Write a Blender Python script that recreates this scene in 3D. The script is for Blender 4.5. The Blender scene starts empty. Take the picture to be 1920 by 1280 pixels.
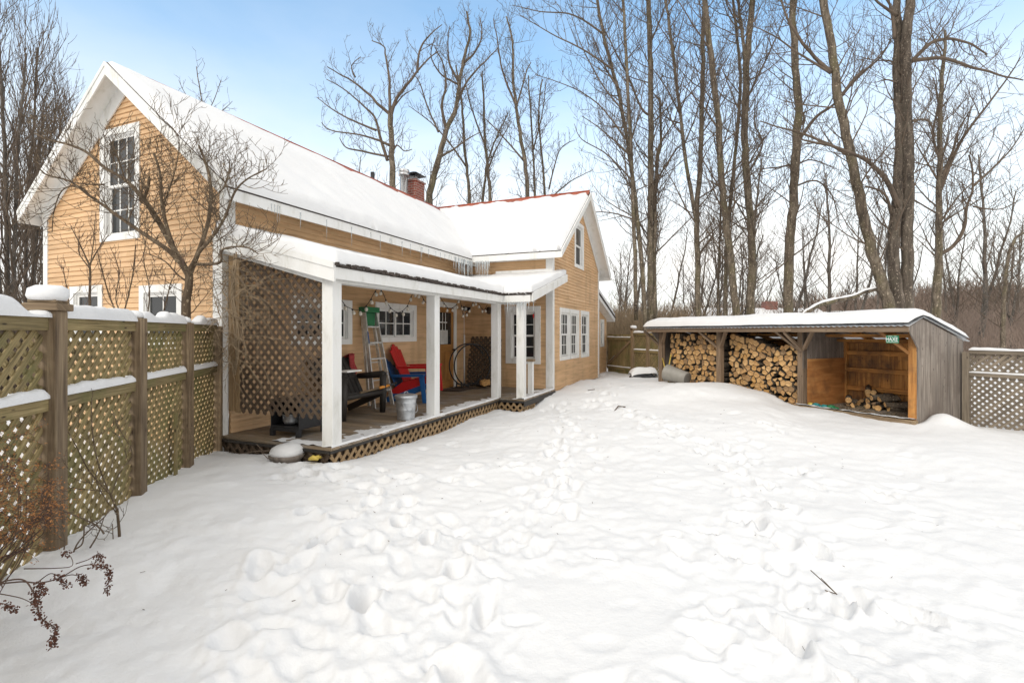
import bpy, bmesh, math, random
from mathutils import Vector, Matrix, noise
R = math.radians
V = Vector
rng = random.Random(7)
scene = bpy.context.scene
col = scene.collection
CAMZ, F, CX, HY = 1.65, 930.0, 960.0, 624.0

def at(px, py, Y):
    """a picture point at distance Y from the camera plane -> metres"""
    return V(((px - CX) / F * Y, Y, CAMZ + (HY - py) / F * Y))

# ---------------------------------------------------------------- mesh collector
class MB:
    def __init__(s):
        s.v = []; s.f = []; s.uv = []; s.smooth = []
    def face(s, idx, uvs=None, smooth=False):
        s.f.append(idx); s.smooth.append(smooth)
        s.uv.append(uvs if uvs else [(0.0, 0.0)] * len(idx))
    def obox(s, c, ax, ay, az):
        """box with centre c and half vectors ax ay az"""
        c = V(c); ax = V(ax); ay = V(ay); az = V(az)
        b = len(s.v)
        for k in (-1, 1):
            for j in (-1, 1):
                for i in (-1, 1):
                    s.v.append(tuple(c + ax * i + ay * j + az * k))
        L = [ax.length, ay.length, az.length]
        ou, ov = rng.random() * 40, rng.random() * 40
        long_ax = L.index(max(L))
        def uv(i, j, k):
            q = (i * L[0], j * L[1], k * L[2])
            oth = [q[n] for n in range(3) if n != long_ax]
            return (ou + q[long_ax], ov + oth[0] + oth[1] * 1.37)
        fs = ((0, 2, 3, 1), (4, 5, 7, 6), (0, 1, 5, 4), (2, 6, 7, 3), (0, 4, 6, 2), (1, 3, 7, 5))
        for f in fs:
            uvs = []
            for n in f:
                uvs.append(uv((n & 1) * 2 - 1, ((n >> 1) & 1) * 2 - 1, ((n >> 2) & 1) * 2 - 1))
            s.face([b + n for n in f], uvs)
    def box(s, x0, x1, y0, y1, z0, z1):
        s.obox(((x0 + x1) / 2, (y0 + y1) / 2, (z0 + z1) / 2), ((x1 - x0) / 2, 0, 0), (0, (y1 - y0) / 2, 0), (0, 0, (z1 - z0) / 2))
    def beam(s, p, q, w, h, up=(0, 0, 1)):
        """box from p to q, w across, h along up"""
        p = V(p); q = V(q); d = q - p
        if d.length < 1e-5: return
        dn = d.normalized(); side = dn.cross(V(up))
        if side.length < 1e-4: side = dn.cross(V((0, 1, 0)))
        side.normalize(); upv = side.cross(dn).normalized()
        s.obox((p + q) / 2, d / 2, side * w / 2, upv * h / 2)
    def prism(s, poly, off):
        """extrude 3D polygon by off; closed"""
        b = len(s.v); n = len(poly); off = V(off)
        for p in poly: s.v.append(tuple(V(p)))
        for p in poly: s.v.append(tuple(V(p) + off))
        ou = rng.random() * 20
        P = [V(p) for p in poly]
        nn = (P[1] - P[0]).cross(P[2] - P[0])
        t = V((0, 0, 1)) if abs(nn.normalized().z) < .8 else V((1, 0, 0))
        e2 = nn.cross(t).normalized(); 
        u1 = [(ou + p.dot(t), p.dot(e2)) for p in P]
        s.face(list(range(b + n - 1, b - 1, -1)), u1[::-1])
        s.face(list(range(b + n, b + 2 * n)), u1)
        for i in range(n):
            j = (i + 1) % n
            s.face([b + i, b + j, b + n + j, b + n + i], [(ou, 0), (ou + (P[j] - P[i]).length, 0), (ou + (P[j] - P[i]).length, off.length), (ou, off.length)])
    def tube(s, pts, rads, n=6, cap=True, smooth=True):
        m = len(pts)
        if m < 2: return
        b = len(s.v)
        d = pts[1] - pts[0]
        if d.length < 1e-6: d = V((0, 0, 1))
        d.normalize()
        ref = V((1, 0, 0)) if abs(d.x) < .8 else V((0, 1, 0))
        e1 = d.cross(ref).normalized()
        ou = rng.random() * 20; acc = 0
        accs = []
        cs = [(math.cos(2 * math.pi * k / n), math.sin(2 * math.pi * k / n)) for k in range(n)]
        for i in range(m):
            if i == 0: dd = pts[1] - pts[0]
            elif i == m - 1: dd = pts[-1] - pts[-2]
            else: dd = pts[i + 1] - pts[i - 1]
            if dd.length > 1e-7: d = dd.normalized()
            e1 = e1 - d * e1.dot(d)
            if e1.length < 1e-5: e1 = d.orthogonal()
            e1.normalize(); e2 = d.cross(e1)
            r = rads[i] if not isinstance(rads, (int, float)) else rads
            p = pts[i]
            if i: acc += (pts[i] - pts[i - 1]).length
            accs.append(acc)
            for (cc, ss) in cs:
                s.v.append((p.x + (e1.x * cc + e2.x * ss) * r, p.y + (e1.y * cc + e2.y * ss) * r, p.z + (e1.z * cc + e2.z * ss) * r))
        for i in range(m - 1):
            for k in range(n):
                k2 = (k + 1) % n
                s.f.append([b + i * n + k, b + i * n + k2, b + (i + 1) * n + k2, b + (i + 1) * n + k]); s.smooth.append(smooth)
                s.uv.append([(ou + accs[i], k * .05), (ou + accs[i], (k + 1) * .05), (ou + accs[i + 1], (k + 1) * .05), (ou + accs[i + 1], k * .05)])
        if cap and n > 3:
            s.face(list(range(b + n - 1, b - 1, -1)))
            s.face(list(range(b + (m - 1) * n, b + m * n)))
    def lathe(s, prof, c=(0, 0, 0), n=24, axis=None, smooth=True):
        """prof: (r, h) list; around +z at c, or around axis"""
        c = V(c); A = V(axis).normalized() if axis else V((0, 0, 1))
        e1 = A.orthogonal().normalized(); e2 = A.cross(e1)
        b = len(s.v)
        for (r, h) in prof:
            for k in range(n):
                t = 2 * math.pi * k / n
                s.v.append(tuple(c + A * h + (e1 * math.cos(t) + e2 * math.sin(t)) * r))
        for i in range(len(prof) - 1):
            for k in range(n):
                k2 = (k + 1) % n
                s.face([b + i * n + k, b + i * n + k2, b + (i + 1) * n + k2, b + (i + 1) * n + k],
                       [(prof[i][1], k / n), (prof[i][1], (k + 1) / n), (prof[i + 1][1], (k + 1) / n), (prof[i + 1][1], k / n)], smooth)
        s.face(list(range(b + n - 1, b - 1, -1))); m = len(prof)
        s.face(list(range(b + (m - 1) * n, b + m * n)))
    def grid(s, P, smooth=True, flip=False):
        """P[i][j] points"""
        b = len(s.v); ni = len(P); nj = len(P[0])
        for row in P:
            for p in row: s.v.append(tuple(p))
        for i in range(ni - 1):
            for j in range(nj - 1):
                q = [b + i * nj + j, b + (i + 1) * nj + j, b + (i + 1) * nj + j + 1, b + i * nj + j + 1]
                s.face(q[::-1] if flip else q, None, smooth)
    def build(s, name, mat, parent=None, bev=0, mats=None, midx=None):
        me = bpy.data.meshes.new(name)
        me.from_pydata(s.v, [], s.f)
        ul = me.uv_layers.new(name='UVMap')
        flat = [c for f in s.uv for t in f for c in t]
        ul.data.foreach_set('uv', flat)
        me.polygons.foreach_set('use_smooth', s.smooth)
        for m_ in (mats or [mat]): me.materials.append(m_)
        if midx: me.polygons.foreach_set('material_index', midx)
        me.update()
        o = bpy.data.objects.new(name, me); col.objects.link(o)
        if parent: o.parent = parent
        if bev:
            md = o.modifiers.new('bevel', 'BEVEL'); md.width = bev; md.segments = 2; md.limit_method = 'ANGLE'; md.angle_limit = R(40)
        return o

def tag(o, label=None, cat=None, group=None, kind=None):
    if label: o['label'] = label
    if cat: o['category'] = cat
    if group: o['group'] = group
    if kind: o['kind'] = kind
    return o
def thing(name, label, cat, loc=(0, 0, 0), rz=0.0, group=None):
    o = bpy.data.objects.new(name, None); col.objects.link(o)
    o.empty_display_size = .2
    o.location = loc; o.rotation_euler = (0, 0, rz)
    return tag(o, label, cat, group)
def copy_tree(o, parent=None):
    c = o.copy(); col.objects.link(c)
    if parent: c.parent = parent
    for ch in list(o.children): copy_tree(ch, c)
    return c

# ---------------------------------------------------------------- materials
def nodes_of(name):
    m = bpy.data.materials.new(name); m.use_nodes = True
    nt = m.node_tree
    return m, nt, nt.nodes['Principled BSDF']
def ramp(nt, stops):
    r = nt.nodes.new('ShaderNodeValToRGB'); e = r.color_ramp.elements
    while len(e) < len(stops): e.new(.5)
    for i, (p, c) in enumerate(stops):
        e[i].position = p; e[i].color = (c[0], c[1], c[2], 1)
    return r
def coords(nt, kind, scale):
    tc = nt.nodes.new('ShaderNodeTexCoord'); mp = nt.nodes.new('ShaderNodeMapping')
    mp.inputs['Scale'].default_value = scale
    nt.links.new(tc.outputs[kind], mp.inputs['Vector'])
    return mp.outputs['Vector']
def noise_tex(nt, vec, scale, detail=4, rough=.55, dist=0):
    n = nt.nodes.new('ShaderNodeTexNoise')
    n.inputs['Scale'].default_value = scale; n.inputs['Detail'].default_value = detail
    n.inputs['Roughness'].default_value = rough; n.inputs['Distortion'].default_value = dist
    nt.links.new(vec, n.inputs['Vector']); return n
def bump(nt, bs, h, strength=.3, dist=.01):
    b = nt.nodes.new('ShaderNodeBump'); b.inputs['Strength'].default_value = strength; b.inputs['Distance'].default_value = dist
    nt.links.new(h, b.inputs['Height']); nt.links.new(b.outputs['Normal'], bs.inputs['Normal'])
def mixc(nt, fac, a, b, mode='MIX'):
    m = nt.nodes.new('ShaderNodeMix'); m.data_type = 'RGBA'; m.blend_type = mode
    if isinstance(fac, (int, float)): m.inputs[0].default_value = fac
    else: nt.links.new(fac, m.inputs[0])
    for k, x in ((6, a), (7, b)):
        if isinstance(x, (tuple, list)): m.inputs[k].default_value = (x[0], x[1], x[2], 1)
        else: nt.links.new(x, m.inputs[k])
    return m.outputs[2]
def wood(name, c0, c1, c2, rough=.75, along=2.2, across=55, knots=True, tint=None, bstr=.35):
    """weathered wood, grain along U; each board its own shift"""
    m, nt, bs = nodes_of(name)
    v = coords(nt, 'UV', (along, across, 1))
    g = noise_tex(nt, v, 1.0, 5, .6, .4)
    v2 = coords(nt, 'UV', (.35, 1.1, 1))
    b = noise_tex(nt, v2, 1.0, 3, .5)
    r = ramp(nt, [(.28, c0), (.5, c1), (.74, c2)])
    nt.links.new(g.outputs['Fac'], r.inputs['Fac'])
    r2 = ramp(nt, [(.3, (.62, .62, .62)), (.7, (1.22, 1.2, 1.16))])
    nt.links.new(b.outputs['Fac'], r2.inputs['Fac'])
    c = mixc(nt, 1.0, r.outputs['Color'], r2.outputs['Color'], 'MULTIPLY')
    if tint:
        o = noise_tex(nt, coords(nt, 'Object', (1, 1, 1)), 2.3, 4, .6)
        r3 = ramp(nt, [(.48, (0, 0, 0)), (.72, (1, 1, 1))]); nt.links.new(o.outputs['Fac'], r3.inputs['Fac'])
        c = mixc(nt, r3.outputs['Color'], c, tint)
    if knots:
        vk = coords(nt, 'UV', (4.5, 12, 1))
        vo = nt.nodes.new('ShaderNodeTexVoronoi'); vo.inputs['Scale'].default_value = 1.0
        nt.links.new(vk, vo.inputs['Vector'])
        rk = ramp(nt, [(.06, (1, 1, 1)), (.13, (0, 0, 0))]); nt.links.new(vo.outputs['Distance'], rk.inputs['Fac'])
        c = mixc(nt, rk.outputs['Color'], c, (c0[0] * .5, c0[1] * .45, c0[2] * .45))
    nt.links.new(c, bs.inputs['Base Color'])
    bs.inputs['Roughness'].default_value = rough
    bump(nt, bs, g.outputs['Fac'], bstr, .006)
    return m
def plain(name, c, rough=.5, var=.12, scale=6, metal=0, bstr=0, spec=None, kind='Object'):
    m, nt, bs = nodes_of(name)
    n = noise_tex(nt, coords(nt, kind, (1, 1, 1)), scale, 5, .6)
    lo = [x * (1 - var) for x in c]; hi = [min(1, x * (1 + var)) for x in c]
    r = ramp(nt, [(.3, lo), (.7, hi)]); nt.links.new(n.outputs['Fac'], r.inputs['Fac'])
    nt.links.new(r.outputs['Color'], bs.inputs['Base Color'])
    bs.inputs['Roughness'].default_value = rough; bs.inputs['Metallic'].default_value = metal
    if spec is not None: bs.inputs['Specular IOR Level'].default_value = spec
    if bstr: bump(nt, bs, n.outputs['Fac'], bstr, .01)
    return m

M = {}
def make_mats():
    # snow
    m, nt, bs = nodes_of('snow')
    o = coords(nt, 'Object', (1, 1, 1))
    n1 = noise_tex(nt, o, 26, 7, .68); n2 = noise_tex(nt, o, 1.3, 3, .5)
    r = ramp(nt, [(.3, (.735, .738, .745)), (.7, (.775, .776, .78))]); nt.links.new(n2.outputs['Fac'], r.inputs['Fac'])
    nt.links.new(r.outputs['Color'], bs.inputs['Base Color'])
    bs.inputs['Roughness'].default_value = .62; bs.inputs['Specular IOR Level'].default_value = .25
    bump(nt, bs, n1.outputs['Fac'], .38, .02); M['snow'] = m
    # clapboard paint
    m, nt, bs = nodes_of('clapboard_paint')
    v = coords(nt, 'UV', (1.2, 22, 1)); g = noise_tex(nt, v, 1, 5, .6)
    v2 = coords(nt, 'UV', (.25, 1.7, 1)); b = noise_tex(nt, v2, 1, 3, .5)
    wv = noise_tex(nt, coords(nt, 'Object', (1, 1, 1)), .8, 4, .6)
    r = ramp(nt, [(.3, (.60, .385, .20)), (.7, (.715, .475, .27))]); nt.links.new(b.outputs['Fac'], r.inputs['Fac'])
    r2 = ramp(nt, [(.36, (.80, .78, .76)), (.5, (1, 1, 1)), (.75, (1.06, 1.06, 1.06))]); nt.links.new(g.outputs['Fac'], r2.inputs['Fac'])
    r3 = ramp(nt, [(.35, (.9, .9, .9)), (.65, (1.05, 1.05, 1.05))]); nt.links.new(wv.outputs['Fac'], r3.inputs['Fac'])
    c = mixc(nt, 1, r.outputs['Color'], r2.outputs['Color'], 'MULTIPLY'); c = mixc(nt, 1, c, r3.outputs['Color'], 'MULTIPLY')
    fk = noise_tex(nt, coords(nt, 'UV', (7, 42, 1)), 1, 4, .7); r4 = ramp(nt, [(.64, (0, 0, 0)), (.70, (.75, .75, .75))]); nt.links.new(fk.outputs['Fac'], r4.inputs['Fac'])
    c = mixc(nt, r4.outputs['Color'], c, (.34, .21, .115))
    ds = noise_tex(nt, coords(nt, 'Object', (2.2, 2.2, .5)), 1.0, 5, .65); r5 = ramp(nt, [(.30, (.80, .79, .78)), (.46, (1, 1, 1))]); nt.links.new(ds.outputs['Fac'], r5.inputs['Fac'])
    c = mixc(nt, 1, c, r5.outputs['Color'], 'MULTIPLY')
    nt.links.new(c, bs.inputs['Base Color']); bs.inputs['Roughness'].default_value = .6
    bump(nt, bs, g.outputs['Fac'], .2, .004); M['siding'] = m
    # white paint with slight grime
    m, nt, bs = nodes_of('white_paint')
    o = coords(nt, 'Object', (1, 1, .35)); n = noise_tex(nt, o, 5, 6, .65)
    r = ramp(nt, [(.28, (.60, .59, .54)), (.46, (.76, .755, .73)), (.7, (.80, .80, .79))]); nt.links.new(n.outputs['Fac'], r.inputs['Fac'])
    nt.links.new(r.outputs['Color'], bs.inputs['Base Color']); bs.inputs['Roughness'].default_value = .5
    bump(nt, bs, n.outputs['Fac'], .12, .006); M['white'] = m
    M['fence'] = wood('fence_wood', (.075, .056, .022), (.25, .19, .085), (.40, .315, .165), tint=(.14, .135, .045))
    M['fence_grey'] = wood('fence_grey', (.10, .08, .058), (.225, .185, .14), (.34, .295, .235))
    M['post'] = wood('post_wood', (.085, .055, .03), (.235, .165, .098), (.40, .305, .19), along=1.6, across=30)
    M['grey_board'] = wood('grey_board', (.085, .070, .058), (.24, .205, .178), (.39, .35, .31), along=1.2, across=26, tint=(.16, .13, .11))
    M['shed_timber'] = wood('shed_timber', (.10, .065, .04), (.21, .145, .095), (.32, .24, .165), along=1.6, across=40)
    M['shed_inner'] = wood('shed_inner', (.17, .065, .016), (.48, .215, .055), (.66, .35, .11), along=1.1, across=22, tint=(.12, .06, .03))
    M['plywood'] = wood('plywood', (.30, .115, .03), (.44, .185, .055), (.54, .27, .09), along=1.5, across=7, knots=False, tint=(.20, .085, .03))
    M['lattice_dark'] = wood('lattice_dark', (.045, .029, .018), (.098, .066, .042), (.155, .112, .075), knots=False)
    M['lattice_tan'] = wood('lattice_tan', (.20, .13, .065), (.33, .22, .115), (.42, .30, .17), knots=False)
    M['deck'] = wood('deck_wood', (.13, .095, .06), (.24, .18, .12), (.33, .26, .185), along=1.4, across=24, tint=(.26, .24, .22))
    M['door_wood'] = wood('door_wood', (.30, .13, .035), (.42, .20, .06), (.52, .27, .09), rough=.35, along=1.5, across=26, knots=False, bstr=.1)
    M['black_wood'] = wood('black_wood', (.014, .012, .011), (.03, .026, .023), (.065, .055, .048), rough=.6, knots=False)
    M['log_end'] = None
    m, nt, bs = nodes_of('log_end')
    oi = nt.nodes.new('ShaderNodeObjectInfo')
    o = coords(nt, 'Object', (1, 1, 1)); n = noise_tex(nt, o, 30, 5, .65); n2 = noise_tex(nt, o, 7, 3, .5)
    r0 = ramp(nt, [(0, (.28, .19, .11)), (.3, (.58, .34, .14)), (.7, (.70, .46, .22)), (1, (.62, .36, .13))]); nt.links.new(oi.outputs['Random'], r0.inputs['Fac'])
    r1 = ramp(nt, [(.25, (.62, .58, .52)), (.55, (1, 1, 1)), (.8, (1.1, 1.1, 1.08))]); nt.links.new(n.outputs['Fac'], r1.inputs['Fac'])
    r2 = ramp(nt, [(.35, (.75, .7, .65)), (.6, (1.05, 1.05, 1.05))]); nt.links.new(n2.outputs['Fac'], r2.inputs['Fac'])
    c = mixc(nt, 1, r0.outputs['Color'], r1.outputs['Color'], 'MULTIPLY'); c = mixc(nt, 1, c, r2.outputs['Color'], 'MULTIPLY')
    nt.links.new(c, bs.inputs['Base Color']); bs.inputs['Roughness'].default_value = .8
    bump(nt, bs, n.outputs['Fac'], .4, .01); M['log_end'] = m
    M['bark'] = None
    def bark(name, c0, c1, c2, sc=9, moss=None):
        m, nt, bs = nodes_of(name)
        o = coords(nt, 'Object', (1, 1, .22)); n = noise_tex(nt, o, sc, 6, .68, .3)
        n2 = noise_tex(nt, coords(nt, 'Object', (1, 1, .6)), 1.6, 4, .6)
        r = ramp(nt, [(.32, c0), (.5, c1), (.7, c2)]); nt.links.new(n.outputs['Fac'], r.inputs['Fac'])
        c = r.outputs['Color']
        if moss:
            r2 = ramp(nt, [(.5, (0, 0, 0)), (.68, (.75, .75, .75))]); nt.links.new(n2.outputs['Fac'], r2.inputs['Fac'])
            c = mixc(nt, r2.outputs['Color'], c, moss)
        sp = noise_tex(nt, coords(nt, 'Object', (1, 1, .7)), 22, 3, .6)
        r3 = ramp(nt, [(.60, (0, 0, 0)), (.66, (.85, .85, .85))]); nt.links.new(sp.outputs['Fac'], r3.inputs['Fac'])
        c = mixc(nt, r3.outputs['Color'], c, [min(1, x * 1.9) for x in c2])
        nt.links.new(c, bs.inputs['Base Color']); bs.inputs['Roughness'].default_value = .9
        bump(nt, bs, n.outputs['Fac'], .8, .04)
        return m
    M['bark'] = bark('bark', (.028, .021, .015), (.12, .093, .066), (.24, .20, .15), moss=(.13, .115, .055))
    M['bark_big'] = bark('bark_big', (.022, .017, .013), (.085, .066, .05), (.20, .165, .13), sc=6, moss=(.10, .085, .06))
    M['bark_grey'] = bark('bark_grey', (.04, .034, .028), (.10, .085, .07), (.20, .175, .15), sc=6)
    M['twig'] = plain('twig', (.12, .088, .063), .85, .3, 3)
    M['twig_red'] = plain('twig_red', (.10, .06, .045), .85, .3, 3)
    M['twig_pale'] = plain('twig_pale', (.27, .20, .125), .8, .3, 4)
    M['dogwood'] = bark('dogwood_bark', (.05, .034, .022), (.11, .075, .045), (.21, .165, .11), sc=16)
    M['brush'] = plain('brush', (.26, .195, .155), .9, .35, .4)
    M['rust_leaf'] = plain('rust_leaf', (.36, .16, .055), .8, .4, 30)
    M['seed'] = plain('seed_head', (.10, .04, .025), .85, .4, 40)
    M['roof'] = plain('dark_roof', (.065, .05, .042), .8, .4, 9, bstr=.5)
    M['red_metal'] = plain('red_metal', (.33, .075, .035), .45, .35, 5)
    M['glass'] = plain('window_glass', (.022, .024, .026), .06, .3, 3)
    M['screen'] = plain('window_screen', (.045, .043, .04), .55, .2, 3)
    M['curtain'] = plain('curtain', (.55, .55, .53), .25, .15, 5)
    m, nt, bs = nodes_of('ice'); bs.inputs['Base Color'].default_value = (.80, .84, .86, 1); bs.inputs['Roughness'].default_value = .12
    bs.inputs['Transmission Weight'].default_value = .55; bs.inputs['IOR'].default_value = 1.31; M['ice'] = m
    m, nt, bs = nodes_of('brick')
    bt = nt.nodes.new('ShaderNodeTexBrick'); bt.inputs['Scale'].default_value = 1
    bt.inputs['Brick Width'].default_value = .2; bt.inputs['Row Height'].default_value = .075; bt.inputs['Mortar Size'].default_value = .009
    bt.inputs['Color1'].default_value = (.27, .065, .04, 1); bt.inputs['Color2'].default_value = (.17, .05, .035, 1); bt.inputs['Mortar'].default_value = (.30, .25, .22, 1)
    tc = nt.nodes.new('ShaderNodeTexCoord'); sx = nt.nodes.new('ShaderNodeSeparateXYZ'); cx = nt.nodes.new('ShaderNodeCombineXYZ'); ad = nt.nodes.new('ShaderNodeMath')
    nt.links.new(tc.outputs['Object'], sx.inputs[0]); nt.links.new(sx.outputs[0], ad.inputs[0]); nt.links.new(sx.outputs[1], ad.inputs[1])
    nt.links.new(ad.outputs[0], cx.inputs[0]); nt.links.new(sx.outputs[2], cx.inputs[1]); nt.links.new(cx.outputs[0], bt.inputs['Vector'])
    nt.links.new(bt.outputs['Color'], bs.inputs['Base Color']); bs.inputs['Roughness'].default_value = .85; bump(nt, bs, bt.outputs['Fac'], -.5, .01); M['brick'] = m
    M['stone'] = plain('foundation', (.42, .42, .42), .85, .2, 8, bstr=.4)
    M['galv'] = plain('galvanised', (.52, .54, .56), .38, .3, 7, metal=.75)
    M['alu'] = plain('aluminium', (.60, .60, .58), .4, .25, 12, metal=.6)
    M['steel'] = plain('bright_steel', (.62, .62, .62), .25, .15, 9, metal=.9)
    M['black'] = plain('black_metal', (.018, .018, .02), .5, .4, 9)
    M['red_plastic'] = plain('red_plastic', (.52, .012, .014), .42, .12, 3)
    M['blue_plastic'] = plain('blue_plastic', (.012, .10, .30), .42, .15, 3)
    M['green_plastic'] = plain('green_plastic', (.012, .17, .06), .4, .2, 6)
    M['grey_plastic'] = plain('grey_plastic', (.27, .255, .225), .55, .12, 5)
    M['dark_grey'] = plain('dark_grey_plastic', (.13, .12, .105), .6, .15, 5)
    M['sign_green'] = plain('sign_green', (.01, .17, .085), .35, .1, 8)
    M['sign_white'] = plain('sign_white', (.75, .78, .75), .4, .05, 8)
    M['orange'] = plain('orange_plastic', (.75, .30, .04), .45, .1, 8)
    M['yellow'] = plain('yellow_paint', (.62, .46, .09), .5, .15, 8)
    M['teal'] = plain('teal_rubber', (.02, .22, .22), .5, .2, 9)
    M['bulb'] = plain('clear_bulb', (.72, .68, .6), .08, .1, 9)
    M['mat'] = plain('doormat', (.06, .04, .03), .95, .3, 30, bstr=.5)
    M['cloth'] = plain('red_cloth', (.38, .05, .05), .85, .3, 18)
    M['hill'] = None
    m, nt, bs = nodes_of('wooded_hill')
    o = coords(nt, 'Object', (1, 1, .35)); n = noise_tex(nt, o, .55, 8, .72); n2 = noise_tex(nt, o, .03, 4, .6)
    r = ramp(nt, [(.3, (.11, .072, .055)), (.5, (.20, .14, .11)), (.66, (.29, .22, .18)), (.76, (.42, .37, .34))]); nt.links.new(n.outputs['Fac'], r.inputs['Fac'])
    nt.links.new(r.outputs['Color'], bs.inputs['Base Color']); bs.inputs['Roughness'].default_value = 1; M['hill'] = m
    M['far_hill'] = plain('far_hill', (.22, .24, .28), 1, .25, .05)
make_mats()
SKY_STR, CLOUD_STR, VEIL_TOP, SUN_STR, SUN_ANG, EXPO = .18, .71, .03, .85, 20, .80
# ================================================================ the farmhouse (local frame: x along the long wall, y into the house)
_u = V((.3847, .9231, 0)).normalized(); _v = V((-_u.y, _u.x, 0)); HO = V((-2.24, 6.17, 0))
def H(a, b, z=0): return HO + _u * a + _v * b + V((0, 0, z))
HRZ = math.atan2(_u.y, _u.x)
house = thing('farmhouse', 'two-winged tan clapboard farmhouse with snowy gable roofs and long covered porch', 'house', HO, HRZ)
RB, RZ0, RS = 4.05, 5.72, .83          # long wing ridge position, height, slope
WA, WZ0, WS = 9.62, 5.80, .72          # cross wing ridge
def zr_main(b): return RZ0 - RS * abs(b - RB)
def zr_wing(a): return WZ0 - WS * abs(a - WA)
UX, UY, UZ = V((1, 0, 0)), V((0, 1, 0)), V((0, 0, 1))

def clap(mb, O, Rv, N, lo, hi, z0, z1, holes=(), expo=.083):
    """rows of overlapping clapboards; lo/hi are functions of z"""
    O = V(O); z = z0
    while z < z1 - .01:
        zt = min(z + expo, z1); zm = (z + zt) / 2
        segs = [(lo(zm), hi(zm))]
        for (h0, h1, y0, y1) in holes:
            if zm < y0 or zm > y1: continue
            ns = []
            for (p, q) in segs:
                if h0 > p: ns.append((p, min(q, h0)))
                if h1 < q: ns.append((max(p, h1), q))
            segs = [s_ for s_ in ns if s_[1] - s_[0] > .005]
        for (p, q) in segs:
            cuts = [p]; x = p + rng.uniform(1.2, 3.6)
            while x < q - .5: cuts.append(x); x += rng.uniform(2.4, 4.2)
            cuts.append(q)
            for p_, q_ in zip(cuts[:-1], cuts[1:]):
                tb = .025 + rng.uniform(-.002, .002)
                A = O + Rv * p_; L = Rv * (q_ - p_ - .001)
                poly = [A + UZ * z - N * .02, A + UZ * (zt + .012) - N * .02, A + UZ * (zt + .012) + N * .003, A + UZ * z + N * tb]
                b = len(mb.v); ou, ov = rng.random() * 50, rng.random() * 50
                for P in poly: mb.v.append(tuple(P))
                for P in poly: mb.v.append(tuple(P + L))
                ln = q_ - p_
                for i in range(4):
                    j = (i + 1) % 4
                    fa = [b + i, b + j, b + 4 + j, b + 4 + i]
                    uv = [(ou, ov + i * .06), (ou, ov + (i + 1) * .06), (ou + ln, ov + (i + 1) * .06), (ou + ln, ov + i * .06)]
                    mb.face(fa, uv)
                mb.face([b + 3, b + 2, b + 1, b]); mb.face([b + 4, b + 5, b + 6, b + 7])
        z = zt

def window(parent, O, Rv, N, w, h, cols=2, rows=2, hung=True, cw=.115, side=False, single_rows=None, glass='glass', name='window'):
    """O = lower corner of the casing; parts: window (casing) > sash, pane"""
    O = V(O)
    def P(x, z, n): return O + Rv * x + UZ * z + N * n
    def bx(mb, x0, x1, z0, z1, n0, n1):
        mb.obox(P((x0 + x1) / 2, (z0 + z1) / 2, (n0 + n1) / 2), Rv * (x1 - x0) / 2, N * (n1 - n0) / 2, UZ * (z1 - z0) / 2)
    c = MB()
    bx(c, 0, cw, 0, h, -.02, .034); bx(c, w - cw, w, 0, h, -.02, .034)
    bx(c, cw, w - cw, h - cw, h, -.02, .036); bx(c, cw, w - cw, 0, cw * .9, -.02, .044)
    # jamb returns
    for (x0, x1, z0, z1) in ((cw, cw + .018, cw * .9, h - cw), (w - cw - .018, w - cw, cw * .9, h - cw), (cw + .018, w - cw - .018, h - cw - .018, h - cw)):
        bx(c, x0, x1, z0, z1, -.09, .012)
    win = c.build(name, M['white'], parent, bev=.004)
    x0, x1, z0, z1 = cw + .018, w - cw - .018, cw * .9, h - cw - .018
    sashes = []
    if hung:
        zm = (z0 + z1) / 2
        sashes = [(x0, x1, zm - .018, z1, -.03), (x0, x1, z0, zm + .018, -.055)]
    elif side:
        xm = (x0 + x1) / 2
        sashes = [(x0, xm + .018, z0, z1, -.055), (xm - .018, x1, z0, z1, -.03)]
    else: sashes = [(x0, x1, z0, z1, -.04)]
    for q, (a0, a1, b0, b1, n) in enumerate(sashes):
        s = MB(); t = .042
        bx(s, a0, a0 + t, b0, b1, n - .012, n + .012); bx(s, a1 - t, a1, b0, b1, n - .012, n + .012)
        bx(s, a0 + t, a1 - t, b1 - t, b1, n - .012, n + .012); bx(s, a0 + t, a1 - t, b0, b0 + t, n - .012, n + .012)
        for k in range(1, cols):
            x = a0 + t + (a1 - a0 - 2 * t) * k / cols; bx(s, x - .010, x + .010, b0 + t, b1 - t, n - .009, n + .009)
        for k in range(1, rows):
            z = b0 + t + (b1 - b0 - 2 * t) * k / rows; bx(s, a0 + t, a1 - t, z - .010, z + .010, n - .0075, n + .0075)
        s.build('sash', M['white'], win)
        g = MB(); bx(g, a0 + t * .5, a1 - t * .5, b0 + t * .5, b1 - t * .5, n - .006, n - .002)
        gl = glass if not (glass == 'mixed') else ('glass' if q == 0 else 'screen')
        g.build('pane', M[gl], win)
    return win

# ---- walls
w = MB()
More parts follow.
